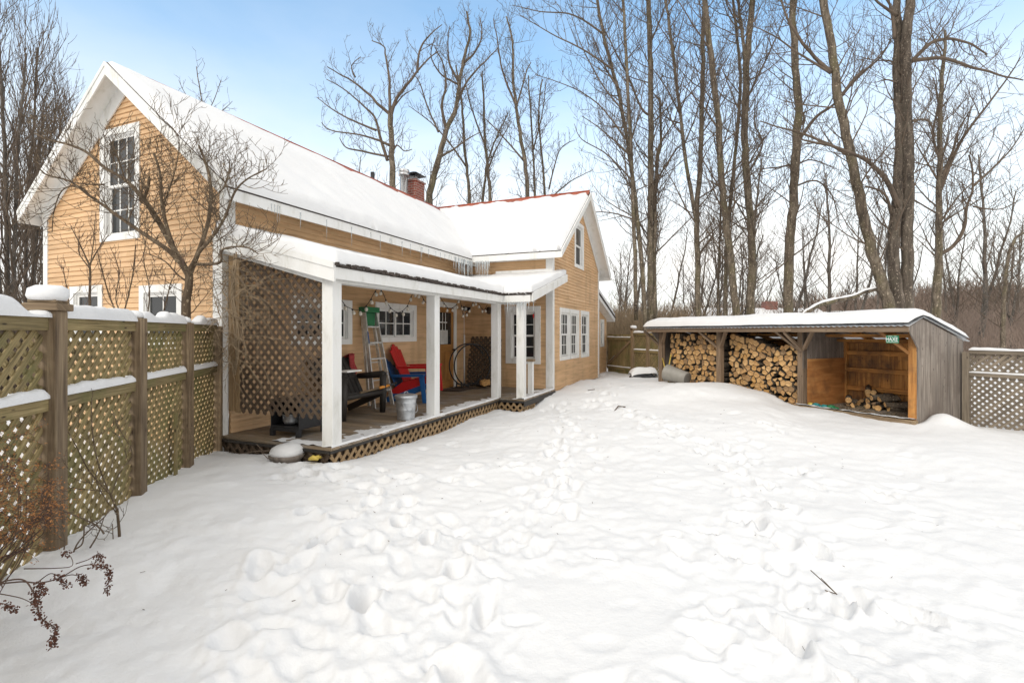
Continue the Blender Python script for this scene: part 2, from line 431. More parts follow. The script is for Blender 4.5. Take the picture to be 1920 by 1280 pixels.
# long wall (faces -y), hole = (x0,x1,z0,z1)
wl = [(1.12, 1.44, 1.42, .81), (3.22, 1.46, 1.45, .81)]
holes = [(x + .05, x + ww - .05, z + .05, z + hh - .05) for (x, z, ww, hh) in wl] + [(5.53, 6.45, .2, 2.34)]
clap(w, (0, 1.88, 0), UX, -UY, lambda z: .06, lambda z: 7.03, -.1, 3.74, holes)
w.build('wall', M['siding'], house)
w = MB()   # near gable wall (faces -x): run along y
gw = [(3.73, 3.1, 1.0, 1.78), (4.67, 1.45, .9, .97), (2.76, 1.42, .98, .95)]
holes = [(x + .05, x + ww - .05, z + .05, z + hh - .05) for (x, z, ww, hh) in gw]
hb = lambda z: min(6.33, RB + max(0, (RZ0 - .1 - z) / RS)); lb = lambda z: max(1.9, RB - max(0, (RZ0 - .1 - z) / RS))
clap(w, (0, 0, 0), UY, -UX, lb, hb, -.2, RZ0 - .12, holes, .08)
w.build('wall', M['siding'], house)
w = MB()   # cross wing wall facing the camera
holes = [(-.29 + .05, .67 - .05, .91, 2.28)]
clap(w, (7.03, 0, 0), UY, -UX, lambda z: -.56, lambda z: 1.88, .15, 3.74, holes)
w.build('wall', M['siding'], house)
w = MB()   # cross wing gable wall
hg = [(7.63, .92, 1.95, 1.40), (9.76, .90, 1.03, 1.43), (9.08, 3.56, 1.03, 1.37)]
holes = [(x + .05, x + ww - .05, z + .05, z + hh - .05) for (x, z, ww, hh) in hg]
lo = lambda z: max(7.05, WA - max(0, (WZ0 - .1 - z) / WS)); hi = lambda z: min(12.2, WA + max(0, (WZ0 - .1 - z) / WS))
clap(w, (0, -.58, 0), UX, -UY, lo, hi, .12, WZ0 - .12, holes, .088)
w.build('wall', M['siding'], house)
w = MB()   # hidden outer walls
clap(w, (12.2, 0, 0), UY, UX, lambda z: -.58, lambda z: 6.4, 0, 3.7, (), .3); clap(w, (0, 6.4, 0), UX, UY, lambda z: 0, lambda z: 12.2, 0, 3.7, (), .3)
w.build('wall', M['siding'], house)
# foundation strip below the cross wing gable
f = MB(); f.box(7.04, 12.2, -.575, -.5, -.3, .14); f.box(7.06, 7.1, -.5, 1.8, -.3, .14); f.build('foundation', M['stone'], house)
# corner boards
def cboard(name, *bs):
    m = MB()
    for b in bs: m.box(*b)
    return m.build(name, M['white'], house, bev=.004)
cboard('corner_board', (-.03, -.0, 1.83, 1.97, .02, 3.74), (-.028, .12, 1.845, 1.88, 3.02, 3.72))
cboard('corner_board', (-.03, .0, 6.23, 6.36, -.2, 3.7))
cboard('corner_board', (7.0, 7.15, -.613, -.58, .12, 3.62), (7.0, 7.03, -.58, -.43, .15, 3.62))
cboard('corner_board', (12.09, 12.23, -.613, -.58, .12, 3.72))
cboard('pilaster', (-.12, -.035, 1.80, 1.985, -.1, 3.0))
# frieze boards under the eaves
cboard('frieze_board', (.0, 7.03, 1.845, 1.875, 3.50, 3.74))
cboard('frieze_board', (6.995, 7.025, -.43, 1.84, 3.50, 3.76))
cboard('flashing_board', (6.985, 7.0, -.60, .95, 3.08, 3.26))
for k, (x, z, ww, hh) in enumerate(wl):
    window(house, (x, 1.88, z), UX, -UY, ww, hh, 2, 2, hung=False, side=True)
window(house, (0, 4.73, 3.1), -UY, -UX, 1.0, 1.78, 3, 2)
window(house, (0, 5.57, 1.45), -UY, -UX, .9, .97, 2, 1)
window(house, (0, 3.74, 1.42), -UY, -UX, .98, .95, 2, 1)
window(house, (7.03, .67, .86), -UY, -UX, .96, 1.47, 2, 2, cw=.15)
window(house, (7.63, -.58, .92), UX, -UY, 1.02, 1.40, 3, 2, glass='screen'); window(house, (8.60, -.58, .92), UX, -UY, .98, 1.40, 3, 2, glass='screen')
window(house, (9.76, -.58, .90), UX, -UY, 1.03, 1.43, 2, 2, glass='mixed')
window(house, (9.08, -.58, 3.56), UX, -UY, 1.03, 1.37, 1, 1, glass='mixed')
# door
d = MB()
for b in ((5.46, 5.59, 1.846, 1.90, .25, 2.42), (6.40, 6.52, 1.846, 1.90, .25, 2.42), (5.59, 6.40, 1.846, 1.90, 2.29, 2.42)): d.box(*b)
d.build('door_frame', M['white'], house, bev=.004)
d = MB(); y0, y1 = 1.872, 1.91
d.box(5.595, 5.71, y0, y1, .265, 2.285); d.box(6.28, 6.395, y0, y1, .265, 2.285)
for z0, z1 in ((.265, .46), (1.18, 1.36), (2.16, 2.285)): d.box(5.71, 6.28, y0, y1, z0, z1)
d.box(5.985, 6.005, y0 + .004, y1, .46, 1.18)
d.box(5.71, 5.985, y0 + .018, y1, .46, 1.18); d.box(6.005, 6.28, y0 + .018, y1, .46, 1.18)
door = d.build('door', M['door_wood'], house, bev=.003)
d = MB(); d.box(5.71, 6.28, 1.888, 1.892, 1.36, 2.16); d.build('pane', M['glass'], door)
d = MB(); d.box(5.75, 6.12, 1.8835, 1.887, 1.37, 1.72)
d.build('curtain', M['curtain'], door)
d = MB()
for x in (5.86, 6.0): d.box(x - .011, x + .011, 1.879, 1.883, 1.72, 2.15)
d.box(5.72, 6.08, 1.8785, 1.882, 1.9, 1.925); d.build('muntin', M['white'], door)
d = MB(); d.lathe([(.012, 0), (.012, .03), (.028, .04), (.026, .07), (.008, .078)], (6.335, 1.87, 1.22), 14, axis=(0, -1, 0)); d.build('handle', M['black'], door)

# ---- gable roofs
def gable(name_s, along, s0, s1, c0, ridge, z0, slope, half0, half1, T, seed, bare=.2):
    """along='a': ridge runs along x. s0..s1 ridge extent, ridge = cross position"""
    def Q(s, c, z): return V((s, c, z)) if along == 'a' else V((c, s, z))
    r = MB()
    zt = lambda c: z0 - slope * abs(c - ridge)
    cl, ch = ridge - half0, ridge + half1
    def slab(mb, top, bot, e=0):
        P = [(cl - e, zt(cl - e) + top), (ridge, z0 + top), (ch + e, zt(ch + e) + top), (ch + e, zt(ch + e) + bot), (ridge, z0 + bot), (cl - e, zt(cl - e) + bot)]
        A = [Q(s0, c, z) for c, z in P]; B = [Q(s1, c, z) for c, z in P]
        b = len(mb.v)
        for p in A + B: mb.v.append(tuple(p))
        for i in range(6):
            j = (i + 1) % 6; mb.face([b + i, b + j, b + 6 + j, b + 6 + i])
        for o in (0, 6): mb.face([b + o + 0, b + o + 1, b + o + 4, b + o + 5]); mb.face([b + o + 1, b + o + 2, b + o + 3, b + o + 4])
    slab(r, 0, -.045, .03)
    roof = r.build('roof', M['roof'], house)
    so = MB(); slab(so, -.047, -.085, -.02); so.build('soffit', M['white'], roof)
    # fascia: eaves and rakes
    fa = MB(); Hf = .17
    for c in (cl, ch):
        zc = zt(c) - .05
        fa.obox(Q((s0 + s1) / 2, c + (.012 if c > ridge else -.012), zc - Hf / 2), Q((s1 - s0) / 2 - .002, 0, 0), Q(0, .013, 0), (0, 0, Hf / 2))
    fa.build('eave_board', M['white'], roof)
    for s in (s0, s1):
        rk = MB(); n = -1 if s == s0 else 1
        for sg, cc in ((-1, cl), (1, ch)):
            for (h0, h1, t0, t1) in ((-.006, -.07, .004, .034), (-.072, -.20, .0, .022)):
                P = [Q(s + n * t0, ridge, z0 + h0), Q(s + n * t0, cc + sg * .026, zt(cc + sg * .026) + h0), Q(s + n * t0, cc + sg * .026, zt(cc + sg * .026) + h1), Q(s + n * t0, ridge, z0 + h1 - .0)]
                rk.prism(P, Q(n * (t1 - t0), 0, 0))
        rk.build('rake_board', M['white'], roof)
    # ridge cap
    rc = MB(); k0 = .55 if along == 'a' else .02; kz = -.028 if along == 'a' else 0
    for sg in (-1, 1):
        P = [Q(s0 + k0, ridge, z0 + .055 + kz), Q(s0 + k0, ridge + sg * .16, z0 - slope * .16 + .05 + kz), Q(s0 + k0, ridge + sg * .16, z0 - slope * .16 + .02), Q(s0 + k0, ridge, z0 + .02)]
        rc.prism(P, Q(s1 - s0 - k0 - .02, 0, 0))
    rc.tube([Q(s0 + k0, ridge, z0 + .06 + kz * 1.4), Q(s1 - .02, ridge, z0 + .06 + kz * 1.4)], .022, 8)
    rc.build('ridge_cap', M['red_metal'], roof)
    # snow layer, both slopes
    sn = MB()
    for sg, half in ((-1, half0), (1, half1)):
        Ld = half + .05
        ns = max(8, int((s1 - s0) / .07)); nc = int(Ld / .06)
        P = []
        for i in range(ns + 1):
            row = []
            s = s0 + (s1 - s0) * i / ns
            es = min(s - s0, s1 - s)
            for j in range(nc + 1):
                t = Ld * j / nc; c = ridge + sg * t
                nz = noise.noise(V((s * 1.1, c * 1.1, seed))); n2 = noise.noise(V((s * 4.5, c * 4.5, seed + 3))); n3 = noise.noise(V((s * 3.2, 0, seed + 9))); n4 = noise.noise(V((s * 13, c * 13, seed)))
                th = T * (1 + .22 * nz + .10 * n2 + .03 * n4)
                ed = Ld - t + .012 + .03 * n3
                eb = min(1, max(0, ed) / .10); th *= math.sqrt(max(0, 1 - (1 - eb) ** 2))
                er = t - bare * (1 + .8 * n3 + .5 * n2) * (min(1, max(0, (s - s0 - 2.2) / 3.0)) * max(0, min(1.6, .25 + 3.2 * noise.noise(V((s * .8, 3.3, 1)))  + (s - s0 - 4) * .10)) if along == 'a' else 1) + (.14 * max(0, 1 - (s - s0) / 5) if along == 'a' else 0)
                er = min(1, max(0, er) / .16); th *= er * er * (3 - 2 * er)
                if along == 'a': th *= .30 + .70 * min(1, t / .9)
                ee = min(1, (es + .0) / .10); th *= math.sqrt(max(0, 1 - (1 - ee) ** 2)) * .96 + .04
                row.append(Q(s, c, zt(c) + (.001 if th > .004 else -.02) + th * 1.12))
            P.append(row)
        for i in range(ns + 1):   # skirt edge down to the roof at the eave
            p = P[i][-1]; P[i].append(V((p.x, p.y, zt(ridge + sg * Ld) - .012)))
        sn.grid(P, True, flip=((sg > 0) == (along == 'a')))
    sn.build('snow_layer', M['snow'], roof)
    return roof
roof_main = gable('long', 'a', -.30, 9.55, 0, RB, RZ0, RS, 2.53, 2.40, .15, 1.5, .10)
roof_wing = gable('cross', 'b', -.93, 7.0, 0, WA, WZ0, WS, 2.92, 2.92, .15, 7.7)
# wide white boards on the gable walls just under the soffit
for (kind) in (0, 1):
    m = MB()
    if kind == 0:
        for sg, e in ((-1, 1.86), (1, 6.36)):
            zt = lambda c: RZ0 - RS * abs(c - RB) - .086
            m.prism([(-.022, RB, zt(RB)), (-.022, e, zt(e)), (-.022, e, zt(e) - .23), (-.022, RB, zt(RB) - .28)], (-.02, 0, 0))
    else:
        for sg, e in ((-1, 7.0), (1, 12.24)):
            zt = lambda c: WZ0 - WS * abs(c - WA) - .086
            m.prism([(WA, -.602, zt(WA)), (e, -.602, zt(e)), (e, -.602, zt(e) - .17), (WA, -.602, zt(WA) - .2)], (0, -.02, 0))
    m.build('frieze_board', M['white'], house)
# chimney, flue, vent
c = MB(); c.box(8.16, 8.66, 4.2, 4.7, 5.3, 6.36); c.box(8.13, 8.69, 4.17, 4.73, 6.36, 6.41)
ch = c.build('chimney', M['brick'], house)
c = MB(); c.box(8.3, 8.52, 4.34, 4.56, 6.41, 6.56); c.build('flue_liner', M['stone'], ch)
c = MB(); b = len(c.v)
for p in ((8.1, 4.14, 6.6), (8.72, 4.14, 6.6), (8.72, 4.76, 6.6), (8.1, 4.76, 6.6), (8.41, 4.45, 6.74)): c.v.append(p)
for q in ((0, 1, 4), (1, 2, 4), (2, 3, 4), (3, 0, 4), (3, 2, 1, 0)): c.face([b + k for k in q])
for x, y in ((8.28, 4.32), (8.54, 4.32), (8.28, 4.58), (8.54, 4.58)): c.box(x - .008, x + .008, y - .008, y + .008, 6.5, 6.605)
c.build('chimney_cap', M['black'], ch)
c = MB(); c.lathe([(.20, 5.5), (.17, 5.78), (.125, 5.8), (.125, 6.46)], (7.86, 4.42, 0), 18)
c.lathe([(.165, 6.44), (.165, 6.50), (.12, 6.51), (.12, 6.54), (.165, 6.55), (.165, 6.61), (.05, 6.64)], (7.86, 4.42, 0), 18)
c.build('flue_pipe', M['steel'], house)
c = MB(); c.lathe([(.055, 5.5), (.055, 6.03)], (6.2, 4.28, 0), 12); c.build('vent_pipe', M['black'], house)

# ---- lean-to beyond the cross wing
w = MB(); clap(w, (0, -.3, 0), UX, -UY, lambda z: 12.24, lambda z: 14.85, .12, 2.86, [(13.75, 14.3, 1.2, 2.1)])
w.build('wall', M['siding'], house)
m = MB(); m.prism([(12.24, -.6, 2.98), (15.15, -.6, 2.23), (15.15, -.6, 2.09), (12.24, -.6, 2.84)], (0, .03, 0)); m.prism([(12.24, -.56, 2.86), (15.1, -.56, 2.12), (15.1, -.56, 2.10), (12.24, -.56, 2.84)], (0, .3, 0))
m.build('rake_board', M['white'], house)
m = MB(); m.prism([(12.24, -.62, 3.0), (15.2, -.62, 2.24), (15.2, -.62, 2.29), (12.24, -.62, 3.06)], (0, 3, 0)); m.build('lean_to_roof', M['roof'], house)
m = MB(); m.prism([(12.24, -.60, 3.07), (15.15, -.60, 2.31), (15.1, -.60, 2.42), (12.24, -.60, 3.2)], (0, 3, 0)); m.build('snow_layer', M['snow'], house)
window(house, (13.7, -.3, 1.12), UX, -UY, .65, 1.05, 1, 3, hung=False, cw=.09)
m = MB(); m.box(12.24, 14.85, -.29, -.25, -.3, .13); m.build('foundation', M['stone'], house)
m = MB(); clap(m, (14.85, 0, 0), UY, UX, lambda z: -.3, lambda z: 2.5, 0, 2.3, (), .3); m.build('wall', M['siding'], house)

# ---- porch
def lattice(mb, O, Rv, Uv, N, poly, pitch=.092, sw=.036, th=.008, front=1, layers=(1, -1)):
    """two crossed layers of slats clipped to a convex polygon given in (r,u)"""
    O = V(O)
    def inpoly(o, d):
        t0, t1 = -1e9, 1e9; n = len(poly)
        ar = sum(poly[i][0] * poly[(i + 1) % n][1] - poly[(i + 1) % n][0] * poly[i][1] for i in range(n))
        sg = 1 if ar > 0 else -1
        for i in range(n):
            p = poly[i]; q = poly[(i + 1) % n]
            nx, ny = -(q[1] - p[1]) * sg, (q[0] - p[0]) * sg
            den = nx * d[0] + ny * d[1]; num = nx * (p[0] - o[0]) + ny * (p[1] - o[1])
            if abs(den) < 1e-9:
                if num > 0: return None
                continue
            t = num / den
            if den > 0: t0 = max(t0, t)
            else: t1 = min(t1, t)
        return (t0, t1) if t1 - t0 > .01 else None
    xs = [p[0] for p in poly]; ys = [p[1] for p in poly]
    s2 = math.sqrt(.5); cxp, cyp = sum(xs) / len(xs), sum(ys) / len(ys)
    ext = max(max(xs) - min(xs), max(ys) - min(ys)) * 1.5
    for li, sg in enumerate(layers):
        d = (s2, s2 * sg); nrm = (-d[1], d[0]); n_off = (th * .5 if li == 0 else -th * .5 - .001)
        k = -int(ext / pitch)
        while k * pitch < ext:
            o = (cxp + nrm[0] * k * pitch, cyp + nrm[1] * k * pitch); r = inpoly(o, d); k += 1
            if not r: continue
            t0, t1 = r; tm = (t0 + t1) / 2; hl = (t1 - t0) / 2
            c = O + Rv * (o[0] + d[0] * tm) + Uv * (o[1] + d[1] * tm) + N * (n_off + rng.uniform(-.0004, .0004))
            dv = Rv * d[0] + Uv * d[1]; nv = Rv * nrm[0] + Uv * nrm[1]
            mb.obox(c, dv * hl, nv * sw / 2, N * th / 2)

m = MB()
x = -.12
while x < 7.0:
    x1 = min(x + .138, 7.02)
    y0 = -.10 if x < 4.86 else -.68
    m.box(x, x1, y0 + rng.uniform(-.002, .002), 1.86, .215, .25 + rng.uniform(-.0015, .0015)); x = x1 + .005
m.build('porch_floor', M['deck'], house)
m = MB()
m.box(-.135, 4.86, -.105, -.09, .18, .214); m.box(4.84, 4.856, -.68, -.106, .18, .214); m.box(4.86, 7.0, -.685, -.67, .10, .214); m.box(-.14, -.125, -.09, 1.79, .18, .214)
m.build('rim_board', M['black_wood'], house)
m = MB(); lattice(m, (0, -.075, 0), UX, UZ, -UY, [(-.1, -.3), (4.84, -.3), (4.84, .165), (-.1, .165)], .10, .042)
m.build('skirt_lattice', M['lattice_tan'], house)
m = MB(); lattice(m, (4.87, 0, 0), UY, UZ, -UX, [(-.66, -.3), (-.08, -.3), (-.08, .165), (-.66, .165)], .10, .042)
lattice(m, (0, -.655, 0), UX, UZ, -UY, [(4.88, -.3), (5.62, -.3), (5.62, .12), (4.88, .12)], .10, .042); m.build('skirt_lattice', M['lattice_tan'], house)
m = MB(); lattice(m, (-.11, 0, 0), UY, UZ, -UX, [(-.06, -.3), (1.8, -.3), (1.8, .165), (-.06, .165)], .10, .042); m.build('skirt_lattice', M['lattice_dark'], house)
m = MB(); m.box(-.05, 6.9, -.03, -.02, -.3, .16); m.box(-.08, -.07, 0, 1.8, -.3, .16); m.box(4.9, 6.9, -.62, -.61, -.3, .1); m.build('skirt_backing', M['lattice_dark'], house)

def post(x, y, zt, w_=.165):
    p = MB(); h = w_ / 2
    p.box(x - h, x + h, y - h, y + h, .25, zt)
    po = p.build('porch_post', M['white'], house, bev=.006)
for (x, y, zt) in ((0.0, .0, 2.30), (2.40, .02, 2.30), (4.93, -.0, 2.30), (5.02, -.55, 2.32)): post(x, y, zt)
m = MB(); m.box(-.02, .05, .085, .12, 2.1, 2.32); m.build('porch_trim', M['white'], house)
m = MB(); m.box(-.03, 0, 1.68, 1.79, .58, 2.78); m.build('screen_stile', M['lattice_tan'], house)
m = MB(); m.box(-.02, .02, 1.60, 1.67, .56, 2.7); m.build('screen_stile', M['lattice_tan'], house)
# newel
m = MB(); m.box(5.72, 5.83, -.54, -.43, .25, 1.0); nw = m.build('newel_post', M['white'], house, bev=.005)
m = MB(); m.box(5.69, 5.86, -.57, -.40, 1.0, 1.055); m.build('newel_cap', M['post'], nw, bev=.01)
# beams
m = MB(); m.box(-.09, 5.1, -.10, .07, 2.27, 2.44); m.box(4.92, 5.10, -.64, -.10, 2.27, 2.44)
m.prism([(5.10, -.62, 2.27), (7.0, -.62, 2.72), (7.0, -.62, 2.92), (5.10, -.62, 2.44)], (0, .1, 0))
m.prism([(-.085, .07, 2.27), (-.085, 1.82, 2.74), (-.085, 1.82, 2.95), (-.085, .07, 2.5)], (.12, 0, 0))
m.build('porch_beam', M['white'], house, bev=.004)
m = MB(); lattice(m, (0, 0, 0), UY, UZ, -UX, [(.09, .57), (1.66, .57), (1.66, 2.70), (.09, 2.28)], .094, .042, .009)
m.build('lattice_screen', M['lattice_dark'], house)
PS = .26
def zp(a, b):
    z1 = 2.46 + PS * (b + .2) if b >= -.2 else -9
    z2 = 2.46 + PS * (a - 4.88) if a >= 4.88 else -9
    return max(z1, z2)
# roof deck as two surfaces, white underside, snow layer
def porch_sheet(mb, off, e, flip=False, step=.08, skirt=False):
    for (a0, a1, b0, b1) in ((-.17 - e, 7.0, -.22 - e, 1.86), (4.86 - e, 7.42, -.84 - e, -.22 - e)):
        na, nb = int((a1 - a0) / step) + 1, int((b1 - b0) / step) + 1
        P = [[V((a0 + (a1 - a0) * i / na, b0 + (b1 - b0) * j / nb, 0)) for j in range(nb + 1)] for i in range(na + 1)]
        for r_ in P:
            for p in r_:
                aa, bb = p.x, p.y
                z1 = 2.46 + PS * (bb + .2); z2 = 2.46 + PS * (aa - 4.88)
                z = z2 if bb < -.225 - e else max(z1, z2)
                p.z = z + off(aa, bb)
        if skirt:
            low = lambda p: V((p.x, p.y, p.z - off(p.x, p.y) + .01))
            P.insert(0, [low(p) for p in P[0]]); P.append([low(p) for p in P[-1]])
            for r_ in P: r_.insert(0, low(r_[0]) if r_ is not P[0] and r_ is not P[-1] else r_[0].copy())
        mb.grid(P, True, flip)
m = MB(); porch_sheet(m, lambda a, b: .03, 0); porch_sheet(m, lambda a, b: -.012, 0, True)
# edges of the roof sheet
def strip(mb, pts, zb, zt):
    P = [[V((p[0], p[1], p[2] + zb)), V((p[0], p[1], p[2] + zt))] for p in pts]; mb.grid(P, False)
edge = []
a = -.17
while a < 4.86: edge.append((a, -.22, 2.455)); a += .06
edge += [(4.86, -.22, 2.455)] + [(4.86, -.22 - .62 * k / 10, 2.455) for k in range(1, 11)]
edge += [(4.86 + 2.56 * k / 20, -.84, 2.455 + PS * 2.56 * k / 20) for k in range(1, 21)]
strip(m, edge, -.012, .03); strip(m, [(-.17, -.22 + 2.08 * k / 10, 2.455 + PS * 2.08 * k / 10) for k in range(11)], -.012, .03)
proof = m.build('porch_roof', M['roof'], house)
# ragged dark drip edge
m = MB()
for p, q in zip(edge[:-1], edge[1:]):
    if p[0] > 4.9: break
    for k in range(2):
        pp = V(p).lerp(V(q), rng.random()) + V((0, 0, .015 + rng.uniform(-.012, .022)))
        m.obox(pp, (rng.uniform(.02, .05), 0, rng.uniform(-.004, .004)), (0, rng.uniform(.012, .03), 0), (0, 0, rng.uniform(.005, .014)))
m.build('drip_edge', M['roof'], proof)
m = MB()
m.box(-.17, 4.84, -.205, -.18, 2.30, 2.44); m.box(4.845, 4.87, -.82, -.18, 2.30, 2.44)
m.prism([(4.86, -.872, 2.30), (7.43, -.872, 2.30 + PS * 2.55), (7.43, -.872, 2.485 + PS * 2.55), (4.86, -.872, 2.485)], (0, .03, 0))
m.prism([(-.205, -.22, 2.26), (-.205, 1.86, 2.26 + PS * 2.08), (-.205, 1.86, 2.478 + PS * 2.08), (-.205, -.22, 2.478)], (.03, 0, 0)); m.prism([(-.222, -.22, 2.42), (-.222, 1.86, 2.42 + PS * 2.08), (-.222, 1.86, 2.492 + PS * 2.08), (-.222, -.22, 2.492)], (.015, 0, 0))
m.build('fascia', M['white'], proof)
m = MB()   # boarded porch ceiling
m.prism([(-.1, -.17, 2.425), (-.1, 1.84, 2.425 + PS * 2.0), (-.1, 1.84, 2.435 + PS * 2.0), (-.1, -.17, 2.435)], (7.08, 0, 0))
m.prism([(4.9, -.8, 2.43), (7.38, -.8, 2.43 + PS * 2.48), (7.38, -.8, 2.437 + PS * 2.48), (4.9, -.8, 2.437)], (0, .62, 0))
m.build('porch_ceiling', M['white'], proof)
def th_porch(a, b):
    n = noise.noise(V((a * 1.3, b * 1.3, 4.2))); n2 = noise.noise(V((a * 5, b * 5, 8.8))); n3 = noise.noise(V((a * 3.5, b * 3.5, 1.1)))
    if b < -.2: e = min(a - 4.86, b + .84, 7.42 - a)
    else:
        e = min(a + .17, (b + .22) if a < 4.86 else 9)
        if a >= 4.86 and b < .1: e = min(e, max(b + .84, 0))
    e = max(0, e + .03 + .02 * n3); k = min(1, e / .08)
    return .034 + .15 * (1 + .2 * n + .09 * n2) * math.sqrt(max(0, 1 - (1 - k) ** 2))
m = MB(); porch_sheet(m, th_porch, 0, step=.045, skirt=True)
strip(m, edge, .02, .045)
m.build('snow_layer', M['snow'], proof)
# snow blown onto the porch boards
m = MB()
def dust(a, b, d):
    n = noise.fractal(V((a * 2.2, b * 2.2, 3)), .9, 2.1, 4); n2 = noise.fractal(V((a * 9, b * 9, 5)), .9, 2.1, 3)
    return .022 - d * .075 + .022 * n + .013 * n2
for (a0, a1, b0, b1) in ((-.11, 4.86, -.095, .9), (4.86, 6.95, -.67, .5)):
    na, nb = int((a1 - a0) / .035), int((b1 - b0) / .035)
    P = []
    for i in range(na + 1):
        row = []
        for j in range(nb + 1):
            a = a0 + (a1 - a0) * i / na; b = b0 + (b1 - b0) * j / nb
            d = b - b0
            if a < .35: d = min(d, max(0, (a + .12)) * 1.0 + .12)
            if a0 > 4: d = min(b - b0, (a - a0) * 4 + .3) * .9
            h = dust(a, b, d)
            if j == 0: h = max(h, .012)
            row.append(V((a, b, .25 + max(-.012, min(h, .035)))))
        P.append(row)
    for row in P: row.insert(0, V((row[0].x, row[0].y - .004, .235)))
    m.grid(P, True)
m.build('porch_snow', M['snow'], house)

# ---- icicles
def icicle(p, L, r):
    m = MB(); n = 6
    pts = [V(p) + V((rng.uniform(-.004, .004), rng.uniform(-.004, .004), -L * k / n)) for k in range(n + 1)]
    m.tube(pts, [r * (1 - .88 * (k / n) ** .8) for k in range(n + 1)], 6)
    return m.build('icicle', M['ice'], house)
ys = RB - 2.53 - .03
for k in range(44):     # dense cluster in the roof valley corner
    if k < 30: x, y = 5.75 + .95 * rng.random() ** .7, ys + rng.uniform(-.03, .03)
    else: x, y = 6.69 + rng.uniform(-.03, .03), ys - rng.uniform(0, .5)
    icicle((x, y, 3.50), rng.uniform(.22, .55), rng.uniform(.010, .022))
for x in (.42, .47, .52, .56, .95, 1.5, 2.1, 2.62, 2.9, 3.2, 3.24, 3.6, 3.9, 4.3, 4.35, 4.6, 4.9, 5.1, 5.3, 5.5, 5.6):
    icicle((x, ys, 3.50), rng.uniform(.08, .38), rng.uniform(.006, .011))
for k in range(17):
    icicle((4.855, -.25 - .56 * k / 17 + rng.uniform(-.015, .015), 2.31), rng.uniform(.1, .42), rng.uniform(.007, .014))
icicle((5.05, -.815, 2.33), .28, .011)
# ================================================================ things on the porch
def ang(dx, dy): return math.atan2(dy, dx)
def rounded_slat(mb, p, q, w, t, N, round_top=True):
    """flat board from p to q with a rounded end; N = face normal"""
    p = V(p); q = V(q); d = (q - p).normalized(); N = V(N); N = (N - d * N.dot(d)).normalized(); s = d.cross(N)
    poly = [p - s * w / 2, p + s * w / 2]
    if round_top:
        for k in range(7):
            a = math.pi * k / 6; poly.append(q + s * math.cos(a) * w / 2 + d * math.sin(a) * w * .3)
    else: poly += [q + s * w / 2, q - s * w / 2]
    mb.prism([x - N * t / 2 for x in poly], N * t)
def adirondack(name, label, mat, loc, rz, group):
    t = thing(name, label, 'chair', loc, rz, group)
    m = MB()
    for k in range(5):
        x = .30 - .115 * k; z = .36 - .032 * k
        m.obox((x, 0, z), (.05, 0, -.014), (0, .25, 0), (.003, 0, .010))
    m.build('seat', mat, t, bev=.006)
    m = MB()
    for k in range(5):
        y = -.21 + .105 * k; f = (k - 2)
        top = .97 - .025 * abs(f) ** 1.9
        rounded_slat(m, (-.20, y * .86, .21), (-.20 - .42 * (top - .2) , y * 1.14, top), .108, .02, (1, 0, .4), abs(f) < .5)
    m.obox((-.345, 0, .52), (.012, 0, .005), (0, .27, 0), (-.012, 0, .03)); m.obox((-.46, 0, .80), (.012, 0, .005), (0, .25, 0), (-.012, 0, .025))
    m.build('backrest', mat, t, bev=.005)
    for sy in (-1, 1):
        m = MB()
        m.prism([(.40, sy * .36 - .075, .555), (.42, sy * .36 - .03, .555), (.42, sy * .36 + .03, .555), (.40, sy * .36 + .075, .555), (-.30, sy * .34 + .05, .535), (-.36, sy * .33, .533), (-.30, sy * .34 - .05, .535)], (0, 0, .024))
        m.prism([(.40, sy * .36 - .07, .525), (.40, sy * .36 + .07, .525), (-.28, sy * .34 + .04, .51), (-.28, sy * .34 - .04, .51)], (0, 0, .03))
        m.build('armrest', mat, t, bev=.006)
        m = MB(); m.prism([(.39, sy * .36 - .014, .55), (.28, sy * .36 - .014, .55), (.36, sy * .36 - .014, 0), (.44, sy * .36 - .014, 0)], (0, .028, 0)); m.build('leg', mat, t, bev=.006)
        m = MB(); m.prism([(.36, sy * .28 - .013, .37), (.36, sy * .28 - .013, .25), (-.30, sy * .28 - .013, 0), (-.55, sy * .28 - .013, 0), (-.22, sy * .28 - .013, .24)], (0, .026, 0)); m.build('leg', mat, t, bev=.006)
    return t
cl = H(4.05, 1.20, .25) + V((-.30, -.06, 0))
adirondack('plastic_chair', 'blue plastic slatted garden chair under the red one on the porch', M['blue_plastic'], cl, R(-8), 'stacked plastic garden chairs')
adirondack('plastic_chair', 'bright red plastic slatted garden chair stacked on the blue chair', M['red_plastic'], cl + V((.13, -.02, .17)), R(-8), 'stacked plastic garden chairs')

